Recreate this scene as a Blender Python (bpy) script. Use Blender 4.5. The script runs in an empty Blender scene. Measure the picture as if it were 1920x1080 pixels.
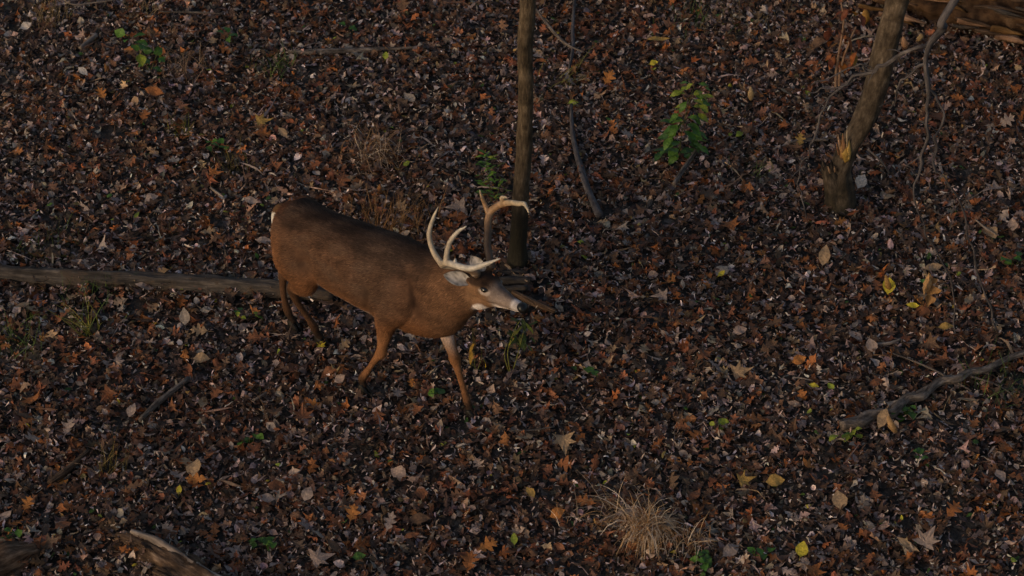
import bpy, bmesh, math, random
import numpy as np
from mathutils import Vector, Matrix, noise as mnoise

rng = np.random.default_rng(7)
random.seed(7)
scene = bpy.context.scene
C = scene.collection
R = math.radians

# ------------------------------------------------------------------ camera
TH = R(36.0); FPX = 5280.0; DIST = 16.0
FWD = np.array([0, math.cos(TH), -math.sin(TH)]); UPV = np.array([0, math.sin(TH), math.cos(TH)])
CAM = -DIST * FWD
cam_d = bpy.data.cameras.new('camera'); cam = bpy.data.objects.new('camera', cam_d); C.objects.link(cam)
cam.location = Vector(CAM)
cam.rotation_euler = (math.pi / 2 - TH, 0, 0)
cam_d.sensor_width = 36.0
cam_d.lens = 36.0 * FPX / 1920.0
cam_d.clip_start = 0.1; cam_d.clip_end = 1000
cam_d.dof.use_dof = True; cam_d.dof.focus_distance = 15.4; cam_d.dof.aperture_fstop = 3.5
scene.camera = cam

# ------------------------------------------------------------------ light
SUN_EL = R(14); SUN_AZ = R(232)          # azimuth measured from +Y (north) clockwise
world = bpy.data.worlds.new('World'); scene.world = world; world.use_nodes = True
wn = world.node_tree.nodes; wl = world.node_tree.links
bg = wn['Background']; sky = wn.new('ShaderNodeTexSky'); sky.sky_type = 'NISHITA'; sky.sun_disc = False
sky.sun_elevation = SUN_EL; sky.sun_rotation = SUN_AZ; sky.air_density = 1.0; sky.dust_density = 3.0; sky.ozone_density = 0.6
bg.inputs['Strength'].default_value = 0.085
wl.new(sky.outputs['Color'], bg.inputs['Color'])
sun_d = bpy.data.lights.new('sun', 'SUN'); sun_d.energy = 0.5; sun_d.angle = R(28); sun_d.color = (1.0, 0.78, 0.56)
sun = bpy.data.objects.new('sun', sun_d); C.objects.link(sun)
sd = Vector((math.sin(SUN_AZ) * math.cos(SUN_EL), math.cos(SUN_AZ) * math.cos(SUN_EL), math.sin(SUN_EL)))
sun.rotation_euler = sd.to_track_quat('Z', 'Y').to_euler()
sun.location = sd * 30
vs = scene.view_settings
vs.view_transform = 'Standard'; vs.look = 'None'; vs.gamma = 1.0; vs.exposure = 0.08; vs.use_curve_mapping = False
try: scene.cycles.filter_width = 1.5
except Exception: pass

# ------------------------------------------------------------------ helpers
def at(px, py, Y):                                   # photograph pixel -> point on the vertical plane y = Y
    dr = FWD + (px - 960) / FPX * np.array([1, 0, 0]) + (540 - py) / FPX * UPV
    return CAM + (Y - CAM[1]) / dr[1] * dr
def gz(x, y):                                        # height of the ground
    x = np.asarray(x, float); y = np.asarray(y, float)
    h = 0.018 * np.sin(1.3 * x + 0.7) * np.cos(1.1 * y + .3) + 0.012 * np.sin(2.9 * x - 1.7 * y) + 0.008 * np.sin(5.3 * x + 3.1 * y + 1) * np.cos(4.1 * y - 2 * x)
    far = np.clip((np.hypot(x, y) - 8) / 25, 0, 1)
    return h + far * 1.2 * np.sin(.09 * x + .5) * np.cos(.08 * y + 1)
def on(px, py, dz=0.0):                              # photograph pixel -> point on the ground
    z = 0.0
    for _ in range(4):
        dr = FWD + (px - 960) / FPX * np.array([1, 0, 0]) + (540 - py) / FPX * UPV
        p = CAM + (z + dz - CAM[2]) / dr[2] * dr
        z = float(gz(p[0], p[1]))
    return p
def tag(o, label=None, cat=None, group=None, kind=None):
    if label: o['label'] = label
    if cat: o['category'] = cat
    if group: o['group'] = group
    if kind: o['kind'] = kind
    return o
def empty(name, loc, label, cat, group=None, rz=0.0):
    o = bpy.data.objects.new(name, None); C.objects.link(o); o.empty_display_size = .1
    o.location = Vector(loc); o.rotation_euler = (0, 0, rz); return tag(o, label, cat, group)
def link(name, me, mat=None, parent=None):
    o = bpy.data.objects.new(name, me); C.objects.link(o)
    if mat and not me.materials: me.materials.append(mat)
    if parent: o.parent = parent
    return o
def mesh_np(name, V, F, smooth=True, col=None, uv=None):
    """V (n,3); F list/array of faces (same size rows or list of lists)."""
    me = bpy.data.meshes.new(name)
    V = np.asarray(V, np.float32)
    if isinstance(F, np.ndarray):
        n, k = F.shape
        me.vertices.add(len(V)); me.vertices.foreach_set('co', V.ravel())
        me.loops.add(n * k); me.loops.foreach_set('vertex_index', F.astype(np.int32).ravel())
        me.polygons.add(n); me.polygons.foreach_set('loop_start', np.arange(0, n * k, k, dtype=np.int32))
        try: me.polygons.foreach_set('loop_total', np.full(n, k, np.int32))
        except Exception: pass
        me.update(calc_edges=True)
    else:
        me.from_pydata([tuple(v) for v in V], [], [tuple(int(i) for i in f) for f in F]); me.update()
    me.polygons.foreach_set('use_smooth', np.full(len(me.polygons), smooth))
    if col is not None:
        a = me.color_attributes.new('col', 'FLOAT_COLOR', 'POINT')
        c = np.ones((len(V), 4), np.float32); c[:, :3] = col
        a.data.foreach_set('color', c.ravel())
    if uv is not None:
        l = me.uv_layers.new(name='UVMap')
        idx = np.empty(len(me.loops), np.int32); me.loops.foreach_get('vertex_index', idx)
        l.data.foreach_set('uv', np.asarray(uv, np.float32)[idx].ravel())
    me.validate(); return me

# ------------------------------------------------------------------ materials
def newmat(name):
    m = bpy.data.materials.new(name); m.use_nodes = True
    nt = m.node_tree; b = nt.nodes['Principled BSDF']; return m, nt, b
def noise_node(nt, vec, scale, detail=6, rough=.6):
    n = nt.nodes.new('ShaderNodeTexNoise'); n.inputs['Scale'].default_value = scale
    n.inputs['Detail'].default_value = detail; n.inputs['Roughness'].default_value = rough
    if vec is not None: nt.links.new(vec, n.inputs['Vector'])
    return n
def ramp(nt, fac, stops):
    r = nt.nodes.new('ShaderNodeValToRGB'); e = r.color_ramp.elements
    e[0].position = stops[0][0]; e[0].color = (*stops[0][1], 1)
    e[1].position = stops[-1][0]; e[1].color = (*stops[-1][1], 1)
    for p, c in stops[1:-1]:
        q = e.new(p); q.color = (*c, 1)
    nt.links.new(fac, r.inputs['Fac']); return r
def mixc(nt, a, b, fac, mode='MULTIPLY'):
    m = nt.nodes.new('ShaderNodeMix'); m.data_type = 'RGBA'; m.blend_type = mode
    if isinstance(fac, float): m.inputs[0].default_value = fac
    else: nt.links.new(fac, m.inputs[0])
    nt.links.new(a, m.inputs[6])
    if isinstance(b, tuple): m.inputs[7].default_value = (*b, 1)
    else: nt.links.new(b, m.inputs[7])
    return m.outputs[2]
def bump(nt, b, h, strength, dist):
    n = nt.nodes.new('ShaderNodeBump'); n.inputs['Strength'].default_value = strength; n.inputs['Distance'].default_value = dist
    nt.links.new(h, n.inputs['Height']); nt.links.new(n.outputs[0], b.inputs['Normal'])

def attr_mat(name, rough=.6, nscale=60, lo=.6, trans=0.0, spec=.4, bstr=.3):
    """colour from the vertex colours, broken up by a fine noise"""
    m, nt, b = newmat(name)
    a = nt.nodes.new('ShaderNodeAttribute'); a.attribute_name = 'col'
    g = nt.nodes.new('ShaderNodeNewGeometry')
    n = noise_node(nt, g.outputs['Position'], nscale, 5)
    r = ramp(nt, n.outputs['Fac'], [(.3, (lo, lo, lo)), (.7, (1.15, 1.12, 1.08))])
    c = mixc(nt, a.outputs['Color'], r.outputs[0], 1.0)
    nt.links.new(c, b.inputs['Base Color']); b.inputs['Roughness'].default_value = rough
    b.inputs['Specular IOR Level'].default_value = spec
    bump(nt, b, n.outputs['Fac'], bstr, .004)
    if trans:
        t = nt.nodes.new('ShaderNodeBsdfTranslucent'); nt.links.new(c, t.inputs['Color'])
        mx = nt.nodes.new('ShaderNodeMixShader'); mx.inputs[0].default_value = trans
        out = nt.nodes['Material Output']
        nt.links.new(b.outputs[0], mx.inputs[1]); nt.links.new(t.outputs[0], mx.inputs[2]); nt.links.new(mx.outputs[0], out.inputs['Surface'])
    return m
M_LEAF = attr_mat('dry_leaf', rough=.62, nscale=90, lo=.55, trans=.10, spec=.3)
M_GREEN = attr_mat('green_leaf', rough=.5, nscale=70, lo=.7, trans=.22, spec=.4)
M_GRASS = attr_mat('dry_grass', rough=.6, nscale=50, lo=.7, trans=.15, spec=.3)
M_COAT = attr_mat('deer_coat', rough=.9, nscale=38, lo=.80, spec=.12, bstr=.5)
M_FUR = attr_mat('deer_hair', rough=.8, nscale=30, lo=.85, spec=.15)
M_ANT = attr_mat('antler_bone', rough=.42, nscale=45, lo=.72, spec=.45, bstr=.35)
M_WOUND = attr_mat('splintered_wood', rough=.6, nscale=60, lo=.6, spec=.3, bstr=.6)

def bark_mat(name, stops, us=14, vs_=3.0, moss=None, bs=.7, rough=.85, patch=None, foot=None):
    m, nt, b = newmat(name)
    tc = nt.nodes.new('ShaderNodeTexCoord'); mp = nt.nodes.new('ShaderNodeMapping'); mp.inputs['Scale'].default_value = (us, vs_, 1)
    nt.links.new(tc.outputs['UV'], mp.inputs['Vector'])
    n = noise_node(nt, mp.outputs[0], 1.0, 9, .68)
    g = nt.nodes.new('ShaderNodeNewGeometry')
    n2 = noise_node(nt, g.outputs['Position'], 7, 5, .6)
    r = ramp(nt, n.outputs['Fac'], stops)
    r2 = ramp(nt, n2.outputs['Fac'], [(.32, (.5, .48, .46)), (.68, (1.25, 1.2, 1.15))])
    c = mixc(nt, r.outputs[0], r2.outputs[0], 1.0)
    if moss:
        n3 = noise_node(nt, g.outputs['Position'], 5.0, 4, .6)
        r3 = ramp(nt, n3.outputs['Fac'], [(.5, (0, 0, 0)), (.62, (1, 1, 1))])
        c = mixc(nt, c, moss, r3.outputs[0], 'MIX')
    if patch:
        n4 = noise_node(nt, g.outputs['Position'], 9.0, 5, .65)
        r4 = ramp(nt, n4.outputs['Fac'], [(.53, (0, 0, 0)), (.6, (1, 1, 1))])
        c = mixc(nt, c, patch, r4.outputs[0], 'MIX')
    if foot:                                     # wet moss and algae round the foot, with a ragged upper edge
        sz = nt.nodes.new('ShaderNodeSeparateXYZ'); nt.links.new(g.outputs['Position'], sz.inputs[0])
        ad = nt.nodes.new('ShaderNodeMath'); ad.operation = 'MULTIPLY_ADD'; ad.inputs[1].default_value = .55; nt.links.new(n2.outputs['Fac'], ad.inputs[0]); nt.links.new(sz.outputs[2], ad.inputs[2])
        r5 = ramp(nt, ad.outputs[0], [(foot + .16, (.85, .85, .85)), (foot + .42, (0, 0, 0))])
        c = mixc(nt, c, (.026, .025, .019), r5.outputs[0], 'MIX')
    nt.links.new(c, b.inputs['Base Color']); b.inputs['Roughness'].default_value = rough
    b.inputs['Specular IOR Level'].default_value = .2
    bump(nt, b, n.outputs['Fac'], bs, .012)
    return m
M_TRUNK = bark_mat('sapling_bark', [(.3, (.028, .02, .013)), (.5, (.112, .083, .056)), (.72, (.24, .185, .13))], 13, 13, bs=1.0, foot=.42)
M_TRUNK2 = bark_mat('snapped_tree_bark', [(.3, (.03, .021, .014)), (.5, (.10, .076, .056)), (.72, (.24, .19, .145))], 12, 12, bs=1.0, foot=.12)
M_GREYLOG = bark_mat('weathered_grey_wood', [(.3, (.018, .016, .016)), (.5, (.085, .073, .068)), (.72, (.24, .205, .185))], 16, 5, bs=1.0, patch=(.10, .072, .055))
M_ROT = bark_mat('rotten_orange_wood', [(.36, (.016, .009, .006)), (.45, (.07, .038, .022)), (.56, (.13, .075, .042)), (.64, (.22, .14, .085)), (.74, (.5, .34, .25))], 12, 5.0, bs=1.0)
M_SPLIT = bark_mat('split_brown_wood', [(.34, (.016, .011, .009)), (.5, (.12, .075, .05)), (.68, (.38, .27, .20))], 15, 5.0, bs=1.0)
M_STICK = bark_mat('grey_stick_bark', [(.32, (.035, .029, .028)), (.48, (.165, .137, .125)), (.66, (.40, .34, .31))], 6, 11.0, bs=1.0)
M_TWIG = bark_mat('slate_twig_bark', [(.3, (.035, .032, .036)), (.5, (.115, .105, .115)), (.72, (.23, .21, .22))], 5, 8.0, bs=.6)

m, nt, b = newmat('leaf_mould_soil')
g = nt.nodes.new('ShaderNodeNewGeometry')
v = nt.nodes.new('ShaderNodeTexVoronoi'); v.inputs['Scale'].default_value = 26; nt.links.new(g.outputs['Position'], v.inputs['Vector'])
sx = nt.nodes.new('ShaderNodeSeparateColor'); nt.links.new(v.outputs['Color'], sx.inputs[0])
r = ramp(nt, sx.outputs[0], [(0, (.040, .038, .037)), (.4, (.055, .045, .039)), (.65, (.08, .054, .040)), (.85, (.10, .08, .066)), (1, (.20, .17, .155))])
n = noise_node(nt, g.outputs['Position'], 40, 6)
r2 = ramp(nt, n.outputs['Fac'], [(.35, (.3, .28, .27)), (.65, (1, 1, 1))])
nt.links.new(mixc(nt, r.outputs[0], r2.outputs[0], 1.0), b.inputs['Base Color']); b.inputs['Roughness'].default_value = .9
bump(nt, b, n.outputs['Fac'], .8, .02)
M_SOIL = m
def plain(name, col, rough=.5, spec=.5, coat=0):
    m, nt, b = newmat(name)
    g = nt.nodes.new('ShaderNodeNewGeometry'); n = noise_node(nt, g.outputs['Position'], 120, 4)
    r = ramp(nt, n.outputs['Fac'], [(.3, tuple(c * .7 for c in col)), (.7, tuple(c * 1.2 for c in col))])
    nt.links.new(r.outputs[0], b.inputs['Base Color']); b.inputs['Roughness'].default_value = rough; b.inputs['Specular IOR Level'].default_value = spec
    b.inputs['Coat Weight'].default_value = coat
    return m
M_EYE = plain('dark_eye', (.006, .004, .003), .08, .6, 1.0)
M_NOSE = plain('black_nose', (.008, .007, .007), .35, .5)
M_HOOF = plain('dark_hoof', (.016, .013, .011), .5, .3)

# ------------------------------------------------------------------ ground
def axis_pts(lo, hi, step, far):
    core = list(np.arange(lo, hi + 1e-6, step)); out = []; d = step
    x = hi
    while x < far: d *= 1.22; x += d; out.append(x)
    pre = []; d = step; x = lo
    while x > -far: d *= 1.22; x -= d; pre.append(x)
    return np.array(pre[::-1] + core + out)
xs = axis_pts(-5, 5, .06, 260); ys = axis_pts(-4, 5.6, .06, 260)
X, Y = np.meshgrid(xs, ys); V = np.stack([X.ravel(), Y.ravel(), gz(X, Y).ravel()], 1)
nx, ny = len(xs), len(ys); i = np.arange((nx) * (ny)).reshape(ny, nx)
F = np.stack([i[:-1, :-1].ravel(), i[:-1, 1:].ravel(), i[1:, 1:].ravel(), i[1:, :-1].ravel()], 1)
ground = link('ground', mesh_np('ground', V, F), M_SOIL); tag(ground, kind='structure')
ground['label'] = 'forest floor of dark soil under fallen leaves'

# ------------------------------------------------------------------ leaf templates (length 1 along x)
def tpl_ovate(w=.27, n=4, tipw=.5):
    u = np.linspace(0, 1, n + 1); prof = np.sin(np.pi * u ** .85) * w
    V = []; F = []
    for k in range(n + 1): V.append((u[k], 0))
    L = []; Rr = []
    for k in range(1, n):
        L.append(len(V)); V.append((u[k] + .02, prof[k])); Rr.append(len(V)); V.append((u[k] - .01, -prof[k]))
    F += [(0, 1, L[0]), (0, Rr[0], 1)]
    for k in range(1, n - 1):
        F += [(k, k + 1, L[k]), (k, L[k], L[k - 1])]; F[-1] = (k, L[k], L[k - 1])
        F += [(k, Rr[k], k + 1), (k, Rr[k - 1], Rr[k])]
    F += [(n - 1, n, L[-1]), (n - 1, Rr[-1], n)]
    return np.array(V), clean(F)
def clean(F):
    out = []
    for a, b, c in F:
        if len({a, b, c}) == 3: out.append((a, b, c))
    return np.array(out)
def tpl_oak(lobes=((.28, .26, .06), (.55, .40, .07), (.80, .24, .06)), pet=.0):
    V = [(0, 0)]; F = []
    spine = [0]; s = [.14, .42, .69, .88]
    for x in s: spine.append(len(V)); V.append((x, 0))
    tip = len(V); V.append((1.03, 0))
    for sg in (1, -1):
        sn = []
        for k, x in enumerate(s):
            sn.append(len(V)); V.append((x, sg * (.035 if k == 0 else .075)))
        for k, (lx, ly, _) in enumerate(lobes):
            jx = .03 * sg
            t1 = len(V); V.append((lx + .10 + jx, sg * ly)); t2 = len(V); V.append((lx + .02 + jx, sg * (ly * .86)))
            a, bb = sn[k], sn[k + 1]
            sa, sb = spine[k + 1], spine[k + 2]
            tri = [(sa, sb, bb), (sa, bb, a), (a, bb, t1), (a, t1, t2)]
            F += tri if sg > 0 else [(p, r_, q) for p, q, r_ in tri]
        tri = [(spine[4], tip, sn[3]), (0, spine[1], sn[0])]
        F += tri if sg > 0 else [(p, r_, q) for p, q, r_ in tri]
    return np.array(V), clean(F)
def tpl_maple():
    V = [(0.18, 0), (0, 0)]; F = []
    pts = []
    ang = [-150, -115, -85, -58, -42, -20, 0, 20, 42, 58, 85, 115, 150]
    rad = [.26, .52, .27, .6, .33, .42, .85, .42, .33, .6, .27, .52, .26]
    for a_, r_ in zip(ang, rad):
        pts.append(len(V)); V.append((.18 + r_ * math.cos(R(a_)), r_ * math.sin(R(a_))))
    for k in range(len(pts) - 1): F.append((0, pts[k], pts[k + 1]))
    F.append((0, 1, pts[0])); F.append((0, pts[-1], 1))
    return np.array(V), clean(F)
def tpl_strip(w=.10, n=4):
    V = []; F = []
    for k in range(n + 1):
        u = k / n; ww = w * math.sin(math.pi * (.12 + .8 * u))
        V += [(u, ww), (u, -ww)]
    for k in range(n): F += [(2 * k, 2 * k + 1, 2 * k + 3), (2 * k, 2 * k + 3, 2 * k + 2)]
    return np.array(V), clean(F)
def tpl_frag():
    V = [(0, .02), (.35, .28), (.8, .2), (1, -.08), (.6, -.3), (.15, -.2), (.5, 0)]
    F = [(6, 0, 1), (6, 1, 2), (6, 2, 3), (6, 3, 4), (6, 4, 5), (6, 5, 0)]
    return np.array(V), np.array([(a, c, b) for a, b, c in F])
TPL = dict(twig=tpl_strip(.012, 4), ovate=tpl_ovate(.27), broad=tpl_ovate(.38), lance=tpl_ovate(.15), oak=tpl_oak(),
           oak2=tpl_oak(((.26, .2, 0), (.5, .3, 0), (.77, .2, 0))), maple=tpl_maple(), strip=tpl_strip(), strip2=tpl_strip(.15, 3), frag=tpl_frag())

PAL = dict(
    black=(.072, .058, .050), dark=(.118, .076, .056), umber=(.175, .100, .062), russet=(.29, .118, .058), rust=(.40, .150, .050),
    orange=(.52, .21, .06), tan=(.46, .31, .19), ochre=(.48, .30, .09), pinkish=(.46, .33, .28), mauve=(.43, .325, .285),
    grey=(.41, .335, .285), pale=(.76, .655, .585), white=(.92, .83, .77), slate=(.19, .165, .15), olive=(.17, .15, .06),
    yellow=(.66, .54, .06), green=(.075, .16, .035), lime=(.36, .42, .06))
_br = np.random.default_rng(5); _bk = [( _br.normal(0, 5.5, 2), _br.uniform(0, 6.28)) for _ in range(9)] + [(_br.normal(0, 13, 2), _br.uniform(0, 6.28)) for _ in range(8)]
def bare(x, y):                                      # irregular small hollows where the dark soil shows
    v = sum(np.sin(k[0] * x + k[1] * y + p) for k, p in _bk) / 17 ** .5
    return v * .5
def scatter(tname, n, size, colnames, probs, curl, zmax, region, tilt=.45, dens=None, upbias=0.0):
    """one batch of n bent leaves of one outline -> V, F, colours"""
    T2, TF = TPL[tname]; k = len(T2)
    x = rng.uniform(region[0], region[1], n); y = rng.uniform(region[2], region[3], n)
    keep = (bare(x, y) < .70) | (rng.random(n) < .4); x = x[keep]; y = y[keep]; n = len(x)
    s = rng.uniform(size[0], size[1], n) * rng.uniform(.8, 1.1, n)
    p = np.zeros((n, k, 3)); uv = np.broadcast_to(T2, (n, k, 2)).copy()
    uv[..., 1] *= rng.uniform(.75, 1.15, (n, 1))
    uv += rng.normal(0, .022, uv.shape)
    u = uv[..., 0] - .5; w = uv[..., 1]
    c1 = rng.normal(0, curl, (n, 1)) + curl * .6; c2 = rng.normal(0, curl * .8, (n, 1)) + upbias; tw = rng.normal(0, curl * .9, (n, 1))
    # roll across the leaf, bend along it, twist
    th = c1 * w * 3.2
    rr = np.where(np.abs(c1) < 1e-3, 1e-3, c1) * 3.2
    wy = np.sin(th) / rr; wz = (1 - np.cos(th)) / rr
    th2 = c2 * u * 2.6; r2 = np.where(np.abs(c2) < 1e-3, 1e-3, c2) * 2.6
    ux = np.sin(th2) / r2; uz = (1 - np.cos(th2)) / r2
    p[..., 0] = ux; p[..., 1] = wy; p[..., 2] = wz + uz + tw * u * w * 2 + rng.normal(0, .018, u.shape)
    p *= s[:, None, None]
    # random orientation
    yaw = rng.uniform(0, 2 * np.pi, n); ta = rng.normal(0, tilt, n); tb = rng.normal(0, tilt, n)
    flip = np.where(rng.random(n) < .35, -1.0, 1.0)
    p[..., 2] *= flip[:, None]
    cy, sy = np.cos(yaw), np.sin(yaw); ca, sa = np.cos(ta), np.sin(ta); cb, sb = np.cos(tb), np.sin(tb)
    Rz = np.zeros((n, 3, 3)); Rz[:, 0, 0] = cy; Rz[:, 0, 1] = -sy; Rz[:, 1, 0] = sy; Rz[:, 1, 1] = cy; Rz[:, 2, 2] = 1
    Rx = np.zeros((n, 3, 3)); Rx[:, 0, 0] = 1; Rx[:, 1, 1] = ca; Rx[:, 1, 2] = -sa; Rx[:, 2, 1] = sa; Rx[:, 2, 2] = ca
    Ry = np.zeros((n, 3, 3)); Ry[:, 1, 1] = 1; Ry[:, 0, 0] = cb; Ry[:, 0, 2] = sb; Ry[:, 2, 0] = -sb; Ry[:, 2, 2] = cb
    M = Rz @ Rx @ Ry
    p = np.einsum('nij,nkj->nki', M, p)
    low = p[..., 2].min(1)
    bank = np.zeros(n)                               # leaves drifted up against the wood
    for (q0, q1, hgt, wdt) in BANKS:
        d = q1 - q0; t = np.clip(((x - q0[0]) * d[0] + (y - q0[1]) * d[1]) / (d @ d), 0, 1); dd = np.hypot(x - q0[0] - t * d[0], y - q0[1] - t * d[1]); bank = np.maximum(bank, hgt * np.exp(-(dd / wdt) ** 2))
    z = gz(x, y) + bank * rng.uniform(.3, 1, n) + rng.uniform(0, 1, n) ** 1.2 * zmax - low * .55 + .002
    p[..., 0] += x[:, None]; p[..., 1] += y[:, None]; p[..., 2] += z[:, None]
    # colour: the mixture drifts over the ground in broad patches
    P = np.tile(np.array(probs, float), (n, 1))
    f1 = .5 + .5 * np.sin(1.7 * x + 1.1 * y + .4) * np.sin(1.3 * y - .8 * x + 1.7) + .35 * np.sin(4.1 * x + 2.0) * np.sin(3.7 * y + .5)
    warm = np.array([1 if c in ('russet', 'rust', 'orange', 'umber', 'tan', 'ochre') else 0 for c in colnames])
    P *= np.where(warm[None, :] > 0, (.55 + .9 * f1)[:, None], (1.35 - .7 * f1)[:, None]).clip(.15)
    P /= P.sum(1, keepdims=True)
    ci = (rng.random((n, 1)) > np.cumsum(P, 1)).sum(1).clip(0, len(colnames) - 1)
    base = np.array([PAL[c] for c in colnames])[ci]
    base = base * rng.lognormal(0.03, .26, (n, 1)) * rng.lognormal(0, .05, (n, 3)) * np.array([1.03, .985, 1.03])
    cc = base[:, None, :] * rng.uniform(.82, 1.12, (n, k, 1))
    Fi = (TF[None] + (np.arange(n) * k)[:, None, None]).reshape(-1, 3)
    return p.reshape(-1, 3), Fi, cc.reshape(-1, 3)
BANKS = [(on(a_, b_)[:2], on(c_, d_)[:2], h_, w_) for a_, b_, c_, d_, h_, w_ in [(0, 516, 620, 556, .055, .11), (1600, -40, 2100, 62, .10, .33), (225, 1012, 400, 1105, .07, .13), (60, 1036, -60, 1090, .07, .13), (1580, 798, 1700, 752, .015, .09), (968, 504, 972, 504, .05, .10), (1576, 392, 1580, 392, .05, .14), (925, 528, 990, 528, .05, .08)]]
REG = (-4.5, 4.5, -3.4, 4.6)
batches = [
    ('frag', 62000, (.025, .055), ['black', 'dark', 'umber', 'russet', 'grey', 'slate'], [.24, .30, .17, .10, .11, .08], .7, .008, .45),
    ('oak', 12500, (.06, .115), ['dark', 'umber', 'russet', 'rust', 'orange', 'tan', 'mauve'], [.30, .27, .23, .09, .015, .04, .055], .6, .022, .38),
    ('oak2', 7500, (.06, .12), ['dark', 'umber', 'russet', 'rust', 'grey', 'mauve', 'tan'], [.28, .24, .20, .08, .08, .08, .04], .65, .022, .4),
    ('maple', 2500, (.05, .09), ['dark', 'umber', 'russet', 'rust', 'tan', 'grey', 'pinkish'], [.28, .22, .18, .10, .06, .10, .06], .8, .024, .45),
    ('ovate', 18000, (.035, .08), ['black', 'dark', 'umber', 'russet', 'mauve', 'grey', 'pinkish', 'pale', 'slate'], [.1, .2, .18, .11, .13, .12, .06, .05, .05], .9, .026, .5),
    ('broad', 11000, (.035, .07), ['dark', 'umber', 'mauve', 'grey', 'pinkish', 'slate', 'tan', 'pale'], [.26, .18, .16, .14, .08, .08, .05, .05], .9, .026, .5),
    ('strip', 24000, (.025, .06), ['dark', 'umber', 'grey', 'mauve', 'pale', 'white', 'tan'], [.14, .12, .20, .20, .22, .07, .05], 1.5, .034, .65),
    ('strip2', 40000, (.018, .042), ['dark', 'grey', 'mauve', 'pale', 'white', 'pinkish', 'russet'], [.14, .20, .22, .22, .07, .07, .08], 1.7, .036, .8),
    ('twig', 1500, (.08, .26), ['dark', 'umber', 'grey', 'mauve', 'tan'], [.3, .25, .2, .15, .1], .35, .04, .12),
    ('ovate', 1500, (.025, .055), ['yellow', 'lime', 'green', 'olive', 'ochre'], [.06, .12, .40, .30, .12], .5, .035, .4),
]
Vs, Fs, Cs = [], [], []; off = 0
for b_ in batches:
    p, f_, c_ = scatter(b_[0], b_[1], b_[2], b_[3], b_[4], b_[5], b_[6], REG, b_[7])
    Vs.append(p); Fs.append(f_ + off); Cs.append(c_); off += len(p)
litter = link('leaf_litter', mesh_np('leaf_litter', np.concatenate(Vs), np.concatenate(Fs), False, np.concatenate(Cs)), M_LEAF)
tag(litter, 'dense carpet of small brown and grey fallen leaves covering the whole forest floor', 'leaf litter', kind='stuff')

# ------------------------------------------------------------------ single leaves
def leaf_mesh(tname, col, curl=.3, seed=0, fold=0.0, upb=0.0):
    """a finer single leaf: the template subdivided once, with a midrib"""
    rs = np.random.default_rng(seed); T2, TF = TPL[tname]
    V = [tuple(v) for v in T2]; F = []; mid = {}
    def md(a, b):
        k = (min(a, b), max(a, b))
        if k not in mid:
            mid[k] = len(V); V.append(((V[a][0] + V[b][0]) / 2, (V[a][1] + V[b][1]) / 2))
        return mid[k]
    for a, b_, c in TF:
        ab, bc, ca = md(a, b_), md(b_, c), md(c, a); F += [(a, ab, ca), (ab, b_, bc), (ca, bc, c), (ab, bc, ca)]
    V2 = np.array(V); u = V2[:, 0] - .5; w = V2[:, 1]
    c1 = curl * rs.uniform(.5, 1.3); c2 = curl * rs.uniform(-.6, .9) + upb
    z = c1 * w * w * 2.2 + c2 * u * u * 1.2 + fold * np.abs(w) + .03 * np.sin(9 * u + 3 * w + rs.uniform(0, 6)) + rs.normal(0, .006, len(u))
    # droop of the lobe tips and a short stalk
    P = np.stack([V2[:, 0], w, z], 1)
    n = len(P)
    P = np.concatenate([P, [[-.22, .006, .03], [-.22, -.006, .03], [.0, .008, z[0]], [0, -.008, z[0]]]])
    F += [(n, n + 1, n + 3), (n, n + 3, n + 2)]
    c = np.tile(np.array(col), (len(P), 1)) * rs.uniform(.85, 1.1, (len(P), 1))
    rib = np.abs(np.concatenate([w, [0] * 4])) < .012
    c[rib] *= 1.18
    return mesh_np('leaf', P, np.array(F), False, c)
# 250 larger leaves, pieces of the ground
LM = []
for i_, (t_, cn) in enumerate([(t, c) for t in ('oak', 'oak2', 'maple', 'ovate', 'broad', 'oak') for c in ('russet', 'rust', 'umber', 'tan', 'mauve', 'orange')]):
    if t_ in ('ovate', 'broad') and cn in ('rust', 'orange'): cn = 'grey'
    LM.append(leaf_mesh(t_, PAL[cn], .35, i_))
LW = [dict(orange=.12, tan=.6, rust=.6, umber=1.4, russet=1.3).get(c, 1) for t in range(6) for c in ('russet', 'rust', 'umber', 'tan', 'mauve', 'orange')]
LW = np.array(LW); LW = LW / LW.sum()
for k in range(262):
    x = rng.uniform(-3.2, 3.2); y = rng.uniform(-2.5, 3.0)
    if k >= 60: y = rng.uniform(-2.5, 1.0)
    me = LM[rng.choice(len(LM), p=LW)]
    o = link('leaf', me, M_LEAF, ground); s = rng.uniform(.085, .125)
    o.scale = (s, s * rng.uniform(.85, 1.1), s); o.rotation_euler = (rng.normal(0, .3), rng.normal(0, .3), rng.uniform(0, 6.28))
    o.location = (x, y, float(gz(x, y)) + rng.uniform(.035, .055))
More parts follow.
